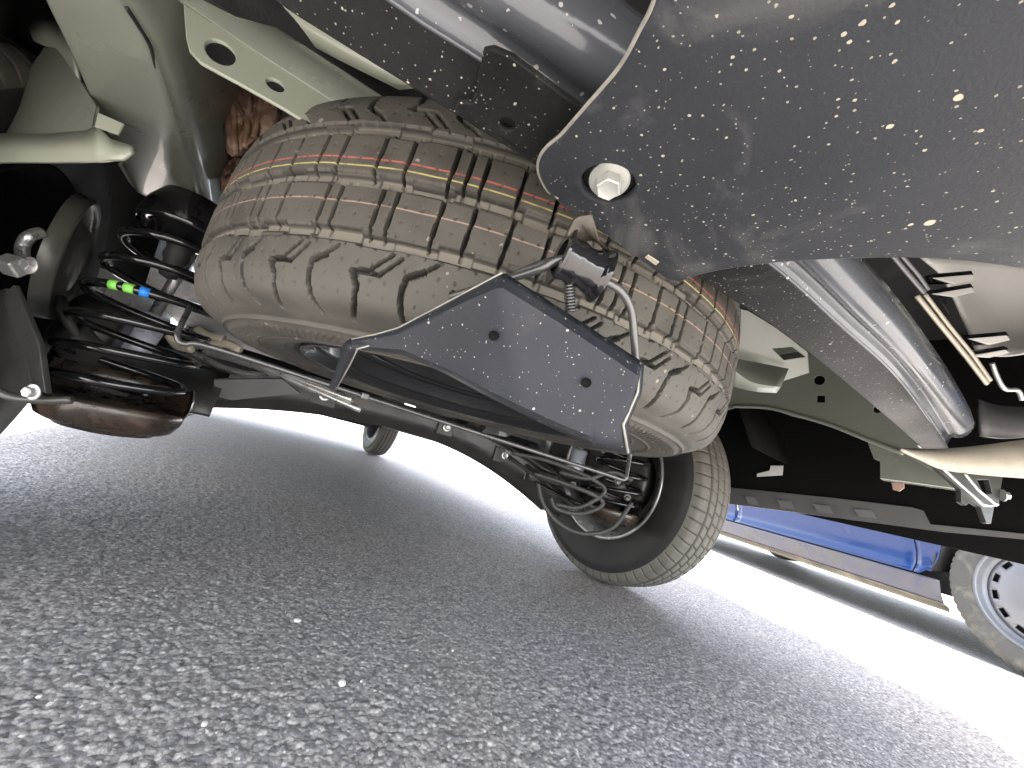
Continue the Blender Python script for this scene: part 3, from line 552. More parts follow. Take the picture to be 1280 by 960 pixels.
# ------------------------------------------------------------------ tow bar and plates near the lens
# beam: lofted C section, swept along the back of the van
fe = [UA(u, v, 2, .433) for u, v in ((250, -70), (350, 0), (520, 107), (690, 215), (878, 346), (1010, 437), (1147, 553), (1232, 634))]
re_ = [UA(u, v, 2, .440) for u, v in ((400, -70), (500, 8), (600, 72), (765, 185), (965, 330), (1050, 405), (1128, 478), (1182, 556))]
path = resample(catmull(fe, 6), 40); path2 = resample(catmull(re_, 6), 40)
rows = [path+np.array((0, .004, .020)), path+np.array((0, .0015, .006)), path, path+(path2-path)*.03+np.array((0, 0, -.0006)), path+(path2-path)*.5, path2-(path2-path)*.03, path2]
ee = [UA(u, v, 2, .452) for u, v in ((600, -70), (690, -10), (790, 55), (930, 180), (1062, 332), (1132, 410), (1190, 488), (1216, 532))]
path3 = resample(catmull(ee, 6), 40)
for t, dz in ((.06, .003), (.14, .0055), (.22, .006), (.30, .0045), (.42, .0005), (.55, -.003), (.68, -.005), (.80, -.0055), (.90, -.004), (.97, -.001), (1.0, .003)):
    rows.append(path2+(path3-path2)*t+np.array((0, 0, dz)))
rows += [path3+np.array((0, .004, .02)), path3+np.array((0, .03, .05))]
k7 = 7
bm = link('tow_beam', fastgrid('tow_beam', np.array(rows[:k7]), k7, 40), M['beam'], van, label='speckled black flange of the tow beam'); autosm(bm, 30); m = bm.modifiers.new('s', 'SOLIDIFY'); m.thickness = .003; m.offset = 0
lobe = link('beam_tube', fastgrid('beam_tube', np.array(rows[k7-1:]), len(rows)-k7+1, 40), M['tubeb'], van, label='smooth shiny rounded back of the tow beam'); autosm(lobe, 60); m = lobe.modifiers.new('s', 'SOLIDIFY'); m.thickness = .003; m.offset = 0

M['strap'] = MAT('strap_brown', (.04, .034, .026), .4, .1, .2, 80)
M['edge'] = MAT('edge_highlight', (.22, .215, .19), .5, .2, .25, 120)  # pale colour painted in for the light caught along plate and beam edges
tube('beam_edge_highlight', list(path+np.array((0, .0005, .0002))), .0011, M['edge'], van, smooth=False, seg=8)
tube('beam_ridge', list(path2[:]+np.array((0, 0, -.0006))), .0012, M['tubeb'], van, smooth=False, seg=8)
# bracket tongue on the beam flange, left of the big plate
f = lambda u, v: UA(u, v, 2, .4275)
outline = [(598, 92), (604, 64), (616, 62), (640, 72), (724, 134), (760, 160), (735, 215), (688, 214), (640, 180), (575, 142), (568, 132), (574, 128), (588, 130), (596, 118)]
prism('tow_bracket', [f(*q) for q in outline], .003, M['beam'], van, holes=[ell(f, 634, 156, 10, 8, .5)], label='black bracket with one round hole on the tow beam')
prism('bracket_packing', [f(u, v)+np.array((0, 0, .006)) for u, v in [(610, 140), (655, 145), (655, 172), (612, 170)]], .002, M['blackmatt'], van)

# the big speckled side plate with its flange bolt
zp = .413
fz = lambda u, v: UA(u, v, 2, zp)
edge_l = catmull([(835, -60), (817, 5), (800, 40), (775, 85), (735, 132), (700, 172)], 5)
corner = catmull([(700, 172), (683, 186), (674, 200), (673, 218), (684, 240), (702, 258)], 5)
low = [(702, 258), (770, 304), (828, 346)]
low2 = catmull([(828, 346), (838, 351), (852, 352), (880, 343), (930, 334), (1000, 327), (1080, 324), (1160, 324), (1230, 330), (1330, 345)], 5)
ol = [q for q in edge_l][:-1]+corner[:-1]+low[:-1]+low2+[(1500, 360), (1500, -300), (900, -200)]
plate = prism('tow_plate', [fz(*q) for q in ol], .005, M['plate'], van, holes=[ell(fz, 760, 230, 34, 24, .1, 28)], bevel=.0014, label='large dark grey plate covered in pale specks')
tube('plate_edge_highlight', [fz(u-.5, v)+np.array((0, 0, .001)) for u, v in edge_l[:-1]+corner[:-4]], .0008, M['edge'], plate, smooth=False, seg=8)
bp_ = fz(760, 232); bolt('flange_bolt', bp_+np.array((0, 0, .004)), (-.10, -.22, -1), .0060, .0085, M['bolt'], plate, 1.62)
link('bolt_washer', lathe_mesh('bolt_washer', [(0, 0), (.0125, 0), (.0125, .0015), (0, .0015)], 32, c=bp_+np.array((0, 0, .0045))), M['blackmatt'], plate)
scr = [U(0, 0, 1)]
sl_ = [fz(806, 321), fz(810, 318), fz(824, 327), fz(820, 331)]
prism('plate_slot', [q-np.array((0, 0, .0006)) for q in sl_], .001, M['cream'], plate, bevel=.0002)

# ------------------------------------------------------------------ spare wheel carrier: plate, wire cradle, hook, spring bolt
# plate rows from the top edge to the rolled bottom edge
top = [(440, 425, .222), (470, 419, .218), (498, 411, .213), (540, 389, .200), (585, 365, .190), (628, 342, .180), (700, 388, .186), (760, 427, .192), (800, 453, .198)]
top2 = [(441, 428, .219), (470, 424, .214), (500, 417, .208), (543, 397, .194), (588, 376, .183), (626, 360, .173), (697, 404, .178), (756, 443, .184), (798, 472, .190)]
bot1 = [(442, 432, .222), (470, 433, .214), (505, 436, .206), (560, 459, .197), (612, 486, .190), (655, 507, .188), (705, 530, .190), (745, 546, .194), (779, 532, .197)]
bot2 = [(443, 434, .230), (470, 437, .224), (505, 441, .218), (560, 466, .209), (612, 494, .202), (655, 516, .200), (705, 540, .202), (745, 556, .206), (785, 566, .206)]
def lin(a, b, t): return [tuple(x+(y-x)*t for x, y in zip(p, q)) for p, q in zip(a, b)]
rows = [top, lin(top, top2, .5), top2]+[lin(top2, bot1, t) for t in (.08, .25, .45, .65, .85)]+[bot1, lin(bot1, bot2, .5), bot2]
R3 = [[U(*q) for q in r] for r in rows]
cp = sheet('carrier_plate', R3, .0022, M['carrier'], van, n=60, smooth_rows=False, sharp=50, label='dark angled carrier plate in front of the spare wheel')
# right rolled flange and left leg
sheet('carrier_flange', [[U(*q) for q in r] for r in ([(800, 452, .198), (797, 490, .196), (779, 531, .198), (785, 566, .206)], [(803, 454, .203), (800, 490, .201), (782, 531, .203), (787, 568, .211)])], .002, M['carrier'], cp, n=20, smooth_rows=False)
sheet('carrier_leg', [[U(*q) for q in r] for r in ([(442, 423, .222), (430, 432, .226), (424, 452, .25), (412, 484, .30)], [(452, 428, .219), (436, 437, .222), (432, 454, .245), (416, 487, .295)], [(462, 433, .216), (447, 436, .218), (438, 455, .24), (420, 487, .29)])], .002, M['carrier'], cp, n=24, label='narrow leg folded down to the wire cradle')
for u, v in ((617, 419), (733, 478)):
    fpl = plane3((543, 397, .194), (697, 404, .178), (655, 507, .188)); q = U(u, v, .1795 if u < 700 else .184)
    nn = np.cross(fpl(700, 400)-q, fpl(600, 500)-q); nn /= np.linalg.norm(nn); nn *= np.sign(nn@(CAM-q))
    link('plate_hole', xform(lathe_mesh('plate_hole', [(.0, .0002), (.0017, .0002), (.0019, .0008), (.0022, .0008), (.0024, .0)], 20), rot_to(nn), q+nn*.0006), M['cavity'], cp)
tube('carrier_edge_highlight', [U(u-.5, v-1, d-.0022) for u, v, d in top[:6]], .0005, M['edge'], cp, smooth=False, seg=8)
tube('carrier_edge_highlight', [U(u, v, d-.001) for u, v, d in ((800, 453, .197), (797, 490, .195), (779, 531, .196), (785, 566, .204))], .0007, M['edge'], cp, smooth=False, seg=8)
tube('carrier_edge_highlight', [U(462, 432, .215), U(447, 436, .2165), (U(438, 455, .238)), U(420, 487, .288)], .0005, M['edge'], cp, smooth=False, seg=8)
# wire cradle
P1, P2 = U(222, 420, .42), U(780, 600, .60)
tube('cradle_wire', [U(238, 383, .46), U(228, 403, .43), U(222, 416, .421), U(223, 425, .42), U(232, 430, .422)]+[P1+(P2-P1)*t for t in (.06, .3, .5, .7, .94)]+[U(776, 599, .598), U(782, 598, .60), U(784, 590, .595), U(788, 566, .56)], .0030, M['rod'], van, k=6, label='thin metal wire cradle running under the spare wheel')
for t in (.34,): pass
box('cradle_clip', P1+(P2-P1)*.335, (.010, .010, .009), M['rod'], van)
# hook bracket: flanged half drum
ax0, ax1 = U(700, 319, .187), U(752, 346, .192); axd = ax1-ax0; Lx = np.linalg.norm(axd); axd /= Lx
HK = 1.16; prof = [(r*HK, h) for r, h in [(.0070, 0), (.0125, -.0002), (.0127, .0010), (.0098, .0020), (.0088, .25*Lx), (.0091, .30*Lx), (.0094, .36*Lx), (.0091, .43*Lx), (.0084, .50*Lx), (.0086, .66*Lx), (.0093, .72*Lx), (.0094, .84*Lx), (.0114, .93*Lx), (.0118, Lx), (.0066, Lx), (.0066, 0)]]
hk = autosm(link('hook_bracket', xform(lathe_mesh('hook_bracket', prof, 56), rot_to(axd), ax0), M['black'], van, label='black ribbed hook bracket holding the cradle loop'), 40)
sheet('hook_strap', [[U(*q) for q in r] for r in ([(708, 296, .176), (713, 285, .174), (720, 272, .172), (740, 268, .172)], [(716, 298, .180), (722, 290, .180), (735, 290, .182), (748, 300, .184)], [(728, 302, .186), (742, 300, .188), (755, 306, .19), (764, 320, .192)])], .0016, M['strap'], hk, n=12)
tube('cradle_loop', [U(560, 372, .235), U(610, 356, .215), U(645, 346, .20), U(676, 336, .19), U(702, 324, .187), U(728, 334, .190), U(754, 350, .192), U(776, 364, .195), (U(789, 388, .20)), U(793, 425, .205), U(796, 470, .215)], .0021, M['rod'], van, label='bent rod looped through the hook bracket')
sheet('loop_strap', [[U(*q) for q in r] for r in ([(640, 341, .203), (665, 329, .198), (690, 321, .194), (722, 318, .192)], [(646, 350, .206), (668, 342, .20), (692, 335, .196), (724, 328, .194)])], .0015, M['beamaxle'], van, n=12)
# spring bolt
ba, bb = U(711, 350, .192), U(713, 389, .196); bd = bb-ba; n = 150; cRb = rot_to(bd)
P = [ba+bd*(i/n)+cRb@np.array((.0024*math.cos(i*.42*1.0), .0024*math.sin(i*.42), 0)) for i in range(n)]
sbolt = link('spring_bolt', tube_mesh('spring_bolt', [ba-bd*.15, bb+bd*.02], .0020, seg=12, smooth=False), M['blackmatt'], van); link('bolt_thread', tube_mesh('bolt_thread', P, .0006, seg=6, smooth=False), M['rod'], sbolt)

# ------------------------------------------------------------------ body structure, left: rail, cross member, floor
zr = .52
fr = lambda u, v: UA(u, v, 2, zr)
railL = [fr(*q) for q in ((30, -70), (62, 0), (92, 62), (119, 125), (148, 185), (172, 236))]
railR = [fr(*q) for q in ((118, -70), (156, 0), (186, 45), (206, 92), (232, 180), (256, 275))]
def off(P, dx, dy, dz): return [p+np.array((dx, dy, dz)) for p in P]
mid = [(a+b)/2+np.array((0, 0, -.004)) for a, b in zip(railL, railR)]
sheet('chassis_rail', [off(railL, -.012, 0, .10), off(railL, -.008, 0, .02), railL, off(railL, .006, 0, -.004), mid, off(railR, -.006, 0, -.003), railR, off(railR, .010, 0, .012), off(railR, .020, 0, .07), off(railR, .022, 0, .13)], .003, M['body'], van, n=40, sharp=60, sub=3, label='grey green longitudinal chassis rail above the left spring')
# slot line pressed in the rail
tube('rail_seam', [fr(160, 5)+np.array((0, 0, -.003)), fr(176, 30)+np.array((0, 0, -.003)), fr(190, 55)+np.array((0, 0, -.003)), fr(196, 80)+np.array((0, 0, -.003))], .0014, M['blackmatt'], van)
# rail end plate over the spring
sheet('rail_end', [[fr(*q)+np.array((0, 0, dz)) for q in ((150, 205), (172, 236), (215, 260), (256, 276), (275, 283))] for dz in (-.002, .02, .05)], .003, M['body'], van, n=20)
# cross member with holes
yx = -.475
f1 = plane3((232, 8, .29), (400, 116, .30), (250, 75, .275))
prism('cross_member_face', [f1(*q) for q in ((229, 4), (300, 52), (400, 117), (440, 142), (420, 175), (353, 134), (300, 104), (250, 77), (236, 62), (232, 46))], .003, M['body_lit'], van, holes=[ell(f1, 275, 65, 22, 13, .62), ell(f1, 344, 106, 13, 6.5, .55)], label='pale green cross member face with one big and one small oval hole')
c1 = [f1(*q) for q in ((222, -2), (300, 52), (400, 117), (470, 162))]
sheet('cross_member', [c1, off(c1, .012, .015, .035), off(c1, .014, .018, .042), off(c1, .03, .02, .045)], .003, M['body'], van, n=20)
c2 = [f1(*q)+np.array((.014, .018, .042)) for q in ((222, -2), (300, 52), (400, 117), (470, 162))]
sheet('cross_member_flange', [[U(*q) for q in r] for r in ([(236, -30, .34), (305, 4, .335), (400, 62, .34), (500, 112, .345)], [(300, -40, .33), (345, 0, .325), (430, 45, .33), (540, 108, .335)])], .003, M['body_lit'], van, n=20)
box('cross_member_core', tuple(f1(300, 60)+np.array((.01, .06, .06))), (.3, .08, .05), M['blackmatt'], van, b=0)
# floor panel strip and brown sealant
sheet('floor_side', [[U(*q) for q in r] for r in ([(238, 40, .50), (250, 120, .56), (262, 200, .62), (275, 260, .68)], [(285, 70, .50), (292, 140, .56), (296, 200, .62), (300, 260, .68)], [(380, 90, .50), (380, 150, .56), (380, 210, .62), (380, 270, .68)])], .003, M['body_lit'], van, n=20)
for k, (poly, dz) in enumerate((([(278, 98), (286, 104), (294, 100), (312, 106), (330, 114), (352, 128), (345, 160), (320, 180), (306, 190), (296, 196), (284, 190), (280, 160), (276, 130)], .47), ([(279, 205), (290, 198), (300, 190), (300, 225), (286, 240), (276, 236)], .55))):
    cen = np.mean(poly, axis=0); rows = []
    for t in (1., .86, .55, .2, .02):
        rows.append([U(cen[0]+(u-cen[0])*t, cen[1]+(v-cen[1])*t, dz-(.0 if t == 1 else .006+.004*math.sin(i*2.1+t*5))) for i, (u, v) in enumerate(poly+[poly[0]])])
    sheet('sealant', rows, .002, M['sealant'], van, n=50, label='brown sealant smeared on the floor panel')
for ln in ([(291, 102), (292, 130), (293, 160), (295, 194)], [(304, 108), (312, 125), (310, 150), (306, 185)], [(322, 112), (326, 130), (322, 150), (318, 172)]):
    tube('sealant_fold', [U(u, v, .462) for u, v in ln], .0035, M['sealant'], van)
# left bracket panel
fb = plane3((0, 170, .42), (120, 60, .40), (130, 165, .36))
prism('arch_bracket', [fb(*q) for q in ((-60, 215), (0, 138), (38, 86), (55, 60), (78, 62), (95, 95), (119, 133), (113, 165), (60, 170), (-60, 170))], .003, M['body'], van, label='grey green bracket beside the left wheel arch')
sheet('arch_bracket_lip', [[U(*q) for q in r] for r in ([(-60, 168, .42), (0, 168, .40), (60, 169, .385), (112, 164, .37), (122, 158, .365), (140, 175, .36), (168, 184, .355)], [(-60, 205, .40), (10, 203, .385), (70, 203, .37), (128, 202, .355), (140, 200, .35), (155, 200, .348), (166, 190, .346)])], .003, M['body_lit'], van, n=60, smooth_rows=False, label='pale folded lip of the arch bracket')
prism('arch_bracket_tab', [U(*q) for q in ((122, 140, .355), (154, 154, .352), (146, 168, .35), (118, 158, .353))], .002, M['body_lit'], van)
sheet('arch_bracket_top', [[U(*q) for q in r] for r in ([(38, 36, .42), (52, 26, .41), (80, 34, .40), (92, 60, .39)], [(44, 52, .41), (58, 58, .40), (72, 62, .39), (100, 100, .38)])], .003, M['body'], van, n=12)
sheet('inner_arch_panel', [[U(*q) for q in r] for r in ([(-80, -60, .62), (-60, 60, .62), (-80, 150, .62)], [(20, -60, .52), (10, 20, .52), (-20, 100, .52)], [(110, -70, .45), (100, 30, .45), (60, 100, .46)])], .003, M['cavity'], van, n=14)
# left hub clutter: backing plate, bracket, arm
bpc = U(84, 322, .52); 
bk = link('backing_plate', xform(lathe_mesh('backing_plate', [(r*.88, h*.8) for r, h in [(.0, .012), (.05, .012), (.058, .004), (.078, .002), (.086, .006), (.092, .012), (.096, .010), (.098, -.010)]], 60), rot_to((1, .13, .05)), bpc), M['backplate'], van, label='dull metal brake backing plate beside the left wheel')
prism('hub_bracket', [U(*q) for q in ((3, 372, .40), (16, 356, .395), (48, 430, .38), (58, 492, .375), (44, 486, .378))], .005, M['beamaxle'], van)
prism('hub_bracket', [U(*q) for q in ((-30, 372, .43), (6, 360, .41), (42, 484, .40), (20, 500, .41), (-30, 470, .43))], .004, M['beamaxle'], van)
tube('caliper_pipe', [U(52, 290, .45), U(36, 296, .44), U(28, 310, .44), U(30, 330, .43)], .006, M['metal'], van)
box('abs_sensor', tuple(U(16, 332, .41)), (.018, .018, .016), M['metal'], van, R=rot_to((.3, .5, .8))); bolt('sensor_bolt', U(38, 332, .40), -fw, .006, .006, M['metal'], van)
tube('lower_link', [U(-30, 470, .36), U(10, 495, .36), U(50, 500, .37), U(90, 500, .38)], .004, M['drum'], van); bolt('link_bolt', U(42, 490, .36), -fw, .005, .006, M['metal'], van)
# metal clutter between the left spring and the spare
for q in ([(246, 412), (262, 420), (280, 424)], [(212, 420), (222, 432), (240, 436)], [(262, 428), (285, 430), (300, 438)]):
    tube('pipe_clip', [U(u, v, .62) for u, v in q], .007, M['cream'], van)
for q in ([(240, 430), (300, 450), (360, 470), (440, 500)], [(250, 438), (320, 458), (390, 486), (450, 512)], [(236, 440), (300, 466), (370, 470), (420, 482)]):
    tube('brake_pipe', [U(u, v, .72) for u, v in q], .006, M['metal'], van)
prism('axle_cover', [U(*q) for q in ((268, 474, .66), (352, 474, .70), (375, 492, .72), (290, 500, .68), (266, 496, .66))], .01, M['skirt'], van)

# ------------------------------------------------------------------ body structure, right of the spare
fx = lambda u, v: UA(u, v, 0, .60)
prism('side_rail', [fx(*q) for q in ((880, 300), (1010, 392), (1180, 560), (1170, 590), (1128, 566), (1085, 550), (1040, 532), (990, 520), (960, 510), (925, 508), (880, 520))], .004, M['body'], van, holes=[ell(fx, 1024, 475, 7, 6, 0), [fx(1021, 494), fx(1031, 494), fx(1031, 503), fx(1021, 503)], ell(fx, 1096, 512, 5, 4, .4)], label='grey green side rail with round and square holes')
tube('side_rail_edge', [UA(u, v, 0, .596) for u, v in ((915, 508), (960, 510), (1000, 520), (1040, 532), (1085, 550), (1130, 567))], .004, M['body'], van)
fy = plane3((922, 388, .50), (1000, 450, .50), (930, 470, .53))
prism('jack_tray', [fy(*q) for q in ((900, 380), (935, 388), (975, 412), (1010, 440), (1012, 466), (975, 478), (930, 478), (900, 470))], .02, M['body'], van, holes=[[fy(*q) for q in ((966, 436), (990, 434), (1006, 446), (980, 450))], ell(fy, 945, 472, 10, 3, 0)], label='stepped floor tray with slots beside the spare wheel')
sheet('tray_step', [[U(*q) for q in r] for r in ([(915, 448, .50), (950, 455, .50), (985, 462, .50)], [(915, 462, .47), (940, 478, .47), (975, 484, .47)], [(915, 482, .48), (940, 488, .48), (970, 490, .48)])], .003, M['body'], van, n=10)
fx2 = lambda u, v: UA(u, v, 0, .66)
prism('rail_bracket', [fx2(*q) for q in ((1079, 538), (1092, 573), (1100, 576), (1100, 598), (1132, 602), (1203, 612), (1215, 600), (1172, 560))], .03, M['body'], van, label='grey green bracket block at the end of the side rail')
prism('rusty_tab', [UA(u, v, 0, .63) for u, v in ((1114, 603), (1130, 603), (1130, 610), (1124, 614), (1116, 612))], .004, M['brownclip'], van)
prism('paper_tag', [UA(u, v, 0, .84) for u, v in ((946, 592), (962, 588), (963, 582), (979, 582), (978, 594), (946, 596))], .002, M['label'], van, label='small white paper tag in the dark bumper cavity')
# bumper skirt edge at the right
fs = lambda u, v: UA(u, v, 0, .855)
prism('bumper_skirt', [fs(*q) for q in ((856, 602), (880, 606), (1040, 622), (1140, 634), (1154, 638), (1163, 655), (1290, 668), (1290, 675), (1180, 665), (1036, 646), (890, 627), (866, 622), (858, 614))], .006, M['skirt'], van, label='dark plastic bumper skirt edge with small recesses')
prism('skirt_square', [UA(u, v, 0, .849) for u, v in ((868, 607), (875, 608), (876, 615), (869, 614))], .002, M['blackmatt'], van)
for u, w in ((902, 14), (936, 16), (978, 20), (1024, 24), (1076, 28)):
    v = 602+(u-856)*.118+17
    prism('skirt_recess', [UA(a, b, 0, .848) for a, b in ((u-w*.35, v-9), (u+w*.5, v-7), (u+w*.75, v+3), (u-w*.1, v+1))], .003, M['recess'], van)
# bumper interior, far right
fi = plane3((1165, 330, .50), (1290, 350, .52), (1290, 440, .52))
sheet('bumper_inner_skin', [[U(*q) for q in r] for r in ([(1150, 322, .46), (1220, 322, .50), (1320, 330, .52)], [(1180, 350, .50), (1235, 370, .53), (1320, 385, .54)], [(1205, 400, .50), (1250, 415, .53), (1320, 420, .53)], [(1222, 440, .46), (1260, 445, .49), (1330, 432, .50)])], .003, M['greyliner'], van, n=16, sub=4, label='pale grey inner skin of the bumper')
for pts, mt in (([(1114, 322), (1135, 346), (1156, 368), (1160, 366), (1154, 362)], 0),):
    pass
def strip(pts, w, d0, d1, mat, name, th=.002):
    r1 = []; r2 = []
    P = [np.array(p, float) for p in pts]
    for i, p in enumerate(P):
        t = P[min(i+1, len(P)-1)]-P[max(i-1, 0)]; t /= np.linalg.norm(t); n_ = np.array((t[1], -t[0]))
        d = d0+(d1-d0)*i/(len(P)-1); r1.append(U(*(p+n_*w/2), d)); r2.append(U(*(p-n_*w/2), d))
    return sheet(name, [r1, r2], th, mat, van, n=len(pts)*4, smooth_rows=False)
strip([(1114, 318), (1136, 344), (1155, 366)], 5, .30, .33, M['recess'], 'bumper_rail'); strip([(1125, 318), (1146, 342), (1160, 362)], 4, .305, .335, M['recess'], 'bumper_rail')
strip([(1146, 370), (1180, 412), (1208, 446), (1234, 480)], 5, .33, .38, M['cream'], 'bumper_rail'); strip([(1156, 368), (1188, 410), (1216, 444), (1238, 476)], 4, .333, .383, M['cream'], 'bumper_rail')
for pts in ([(1168, 342), (1215, 338), (1218, 344), (1200, 352), (1172, 352)], [(1166, 362), (1214, 354), (1218, 360), (1184, 374), (1188, 396), (1178, 380)], [(1212, 418), (1258, 414), (1262, 420), (1242, 430), (1216, 432)], [(1210, 440), (1256, 432), (1262, 436), (1250, 442), (1222, 446)]):
    prism('bumper_clip', [U(u, v, .40) for u, v in pts], .012, M['black'], van, bevel=.001)
    prism('clip_edge', [U(u+1, v+5, .39) for u, v in pts[:3]]+[U(pts[2][0]-24, pts[2][1]+11, .39)], .003, M['greyliner'], van, bevel=.0005)
tube('bumper_wire', [U(1240, 454, .42), U(1246, 470, .42), U(1256, 486, .42), U(1272, 488, .42), U(1278, 500, .42)], .0022, M['metal'], van)
sheet('bumper_corner', [[U(*q) for q in r] for r in ([(1222, 500, .50), (1250, 508, .50), (1300, 510, .50)], [(1226, 545, .48), (1255, 548, .48), (1300, 545, .48)])], .004, M['skirt'], van, n=8)
# cream underside lip and hanging bracket
lipA = [(1124, 561), (1160, 562), (1200, 560), (1240, 555), (1310, 545)]; lipB = [(1126, 562), (1150, 574), (1180, 587), (1230, 594), (1310, 600)]
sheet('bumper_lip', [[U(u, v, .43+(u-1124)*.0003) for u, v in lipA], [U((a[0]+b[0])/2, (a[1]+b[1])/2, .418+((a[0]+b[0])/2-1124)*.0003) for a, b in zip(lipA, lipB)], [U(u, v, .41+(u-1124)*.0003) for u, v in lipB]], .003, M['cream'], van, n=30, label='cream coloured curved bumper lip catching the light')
fh = plane3((1180, 590, .45), (1255, 600, .45), (1230, 640, .44))
prism('hanging_bracket', [fh(*q) for q in ((1170, 585), (1201, 612), (1202, 628), (1208, 632), (1214, 627), (1226, 634), (1233, 654), (1239, 655), (1243, 634), (1249, 630), (1250, 618), (1254, 596), (1254, 590), (1200, 580))], .006, M['drum'], van, holes=[[fh(*q) for q in ((1222, 600), (1236, 600), (1240, 616), (1230, 618))]], label='grey metal bracket hanging below the bumper corner')
bolt('bracket_bolt', fh(1252, 619), RT-.3*fw, .0045, .006, M['metal'], van)
strip([(1147, 556), (1190, 596), (1232, 634), (1248, 630)], 3, .44, .43, M['metal'], 'bracket_edge', .0015)
strip([(1206, 592), (1222, 612), (1246, 632)], 3, .43, .43, M['metal'], 'bracket_edge', .0015)

# ------------------------------------------------------------------ blue car
byaw = math.radians(25); D = np.array((math.sin(byaw), math.cos(byaw))); Nl = np.array((math.cos(byaw), -math.sin(byaw)))
bo = np.array((2.09, -.714))-D*.04
bc = thing('blue_car', 'bright blue car parked alongside in the sun with white slotted wheel', 'car', (bo[0], bo[1], 0), -byaw)
def xprof(z): return float(np.interp(z, (.14, .155, .19, .245, .25, .29, .34, .40, .50, .70, .90, .96, 1.62, 1.72), (.06, .030, .012, .0, .004, .024, .020, -.002, -.022, -.030, -.005, .02, .12, .20)))
def bot(y, lo):
    b = lo
    for yc in (0, 2.5):
        if abs(y-yc) < .36: b = max(b, .27+math.sqrt(max(.315**2-(y-yc)**2, 0)))
    return b
def panel(name, y0, y1, z0, z1, mat, n=30, m_=26, x0=0, mirror=False, label=None, arch=True):
    V = np.zeros((n, m_, 3)); 
    for i, y in enumerate(np.linspace(y0, y1, n)):
        b = bot(y, z0) if arch else z0; b = min(b, z1-.01)
        for j, z in enumerate(np.linspace(b, z1, m_)):
            x = xprof(z)+.04*max(0, abs(y-1.25)-1.2)**2; V[i, j] = ((1.58-x) if mirror else x, y, z)
    o = link(name, fastgrid(name, V, n, m_), mat, bc, label=label); m = o.modifiers.new('s', 'SOLIDIFY'); m.thickness = .003; m.offset = 0; return o
panel('sill', .29, 2.135, .155, .243, M['sill'], 20, 14, label='door sill with the ground reflection painted in as grey blue', arch=False)
panel('sill_cladding', .29, 2.135, .125, .153, M['cladding'], 12, 5, arch=False)
panel('rear_wing', -.75, .385, .25, .93, M['carblue'], 60, 40)
dr = panel('rear_door', .391, 1.47, .25, .93, M['carblue'], 24, 40); panel('front_door', 1.476, 2.10, .25, .93, M['carblue'], 24, 40); panel('front_wing', 2.106, 3.25, .25, .93, M['carblue'], 50, 40)
panel('far_side', -.75, 3.25, .25, .93, M['carblue'], 90, 20, mirror=True)
panel('unseen_rear_quarter', -.70, .19, .935, 1.66, M['carblue'], 10, 10); panel('unseen_far_quarter', -.70, .19, .935, 1.66, M['carblue'], 10, 10, mirror=True)  # quarters, windows and roof are unseen, made tall to block sky light
for y0, y1, nme in ((.2, 1.23, 'unseen_rear_window'), (1.3, 2.2, 'unseen_front_window')): panel(nme, y0, y1, .94, 1.60, M['glass'], 8, 8)
panel('unseen_far_window', .2, 2.2, .94, 1.60, M['glass'], 8, 8, mirror=True)
sheet('roof_panel', [[(x, y, z) for x in (.14, .8, 1.44)] for y, z in ((-.76, .93), (-.74, 1.3), (-.66, 1.74), (.3, 1.80), (1.5, 1.76), (2.4, 1.0), (3.2, .85), (3.3, .4))], .01, M['carblue'], bc, n=10)
sheet('tail_panel', [[(x, -.75-.03*math.sin(x*2), z) for x in (.02, .5, 1.1, 1.56)] for z in (.28, .5, .93)], .01, M['carblue'], bc, n=10)
sheet('hood_panel', [[(.03, y, z), (.8, y, z+.03), (1.55, y, z)] for y, z in ((2.25, .93), (3.1, .88), (3.28, .6), (3.30, .3))], .01, M['carblue'], bc, n=10)
box('underbody', (.79, 1.25, .24), (1.44, 3.8, .10), M['blackmatt'], bc, b=.01)
for y in (0, 2.5):
    for x in (.13, 1.45): sheet('arch_liner', [[(x+dx, y+.325*math.cos(t), .27+.325*math.sin(t)) for dx in (-.12, .12)] for t in np.linspace(0.02, math.pi-.02, 16)], .003, M['blackmatt'], bc, n=3, smooth_rows=False)
    for sx in (1,): pass
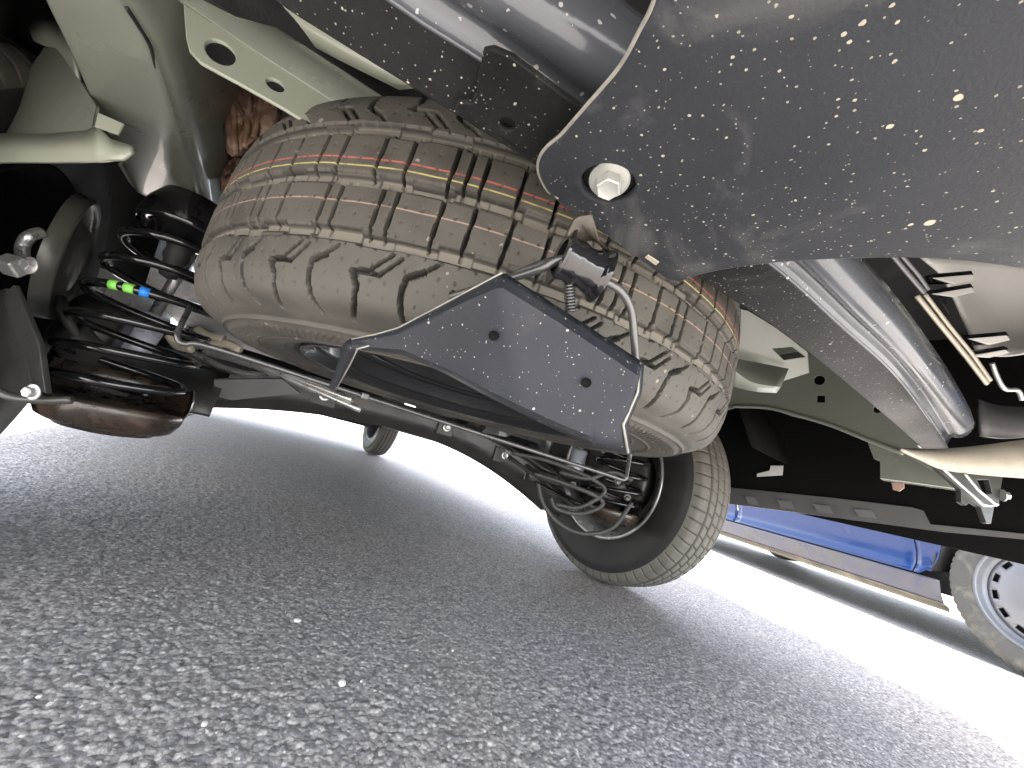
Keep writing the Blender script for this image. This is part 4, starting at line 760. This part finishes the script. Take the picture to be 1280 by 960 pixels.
for yk, (yc, xk) in enumerate(((0, .085), (2.5, .085), (0, 1.495), (2.5, 1.495))):
    e = bpy.data.objects.new('wheel', None); COL.objects.link(e); e.parent = bc; e.location = (xk, yc, .275); e.scale = (.948, .948, .948); e.rotation_euler = (0, 0, 0 if xk > 1 else math.pi)
    k = .29/.31
    full = [(.198, -.066), (.203, -.078), (.225, -.086), (.25, -.087), (.262, -.084), (.270, -.082), (.280, -.076), (.287, -.066), (.290, -.05), (.2905, -.045), (.284, -.0445), (.284, -.039), (.2908, -.038), (.291, -.016), (.285, -.0155), (.285, -.0105), (.291, -.010)]
    pr = full+[(r, -h) for r, h in full[::-1]]
    nseg = 240; a = np.linspace(0, 2*math.pi, nseg, endpoint=False); p = np.array(pr); rj = p[:, 0][None]-(.0035*((np.arange(nseg)[:, None] % 4) == 0)*((p[:, 0] > .268)[None]))
    V = np.stack([np.broadcast_to(p[:, 1], rj.shape), np.cos(a)[:, None]*rj, np.sin(a)[:, None]*rj], -1)
    autosm(link('tyre', fastgrid('tyre', V, nseg, len(pr), True), M['tyregrey'], e), 40)
    link('rim', lathe_mesh('rim', [(.199, .066), (.204, .078), (.197, .082), (.192, .074), (.188, .058), (.182, .050), (.176, .046)], 96, 'x'), M['silver'], e)
    # hub cap disc: ring of slots as true openings
    ns = 14; Vh = []; Fh = []
    rings = [(.176, .046), (.165, .054), (.158, .058), (.138, .060), (.130, .062), (.10, .066), (.06, .068), (.03, .066), (.0005, .066)]
    st = ns*6
    for r, h in rings: Vh += [(h, r*math.cos(2*math.pi*k2/st), r*math.sin(2*math.pi*k2/st)) for k2 in range(st)]
    for i in range(len(rings)-1):
        for k2 in range(st):
            if i == 2 and (k2 % 6) in (1, 2, 3): continue
            Fh.append((i*st+k2, i*st+(k2+1) % st, (i+1)*st+(k2+1) % st, (i+1)*st+k2))
    hc = link('hub_cap', mesh('hub_cap', Vh, Fh), M['silver'], e, label='pale slotted hub cap'); m = hc.modifiers.new('s', 'SOLIDIFY'); m.thickness = .004; m.offset = -1
    link('wheel_back', lathe_mesh('wheel_back', [(.18, .03), (.0005, .03)], 32, 'x'), M['blackmatt'], e)
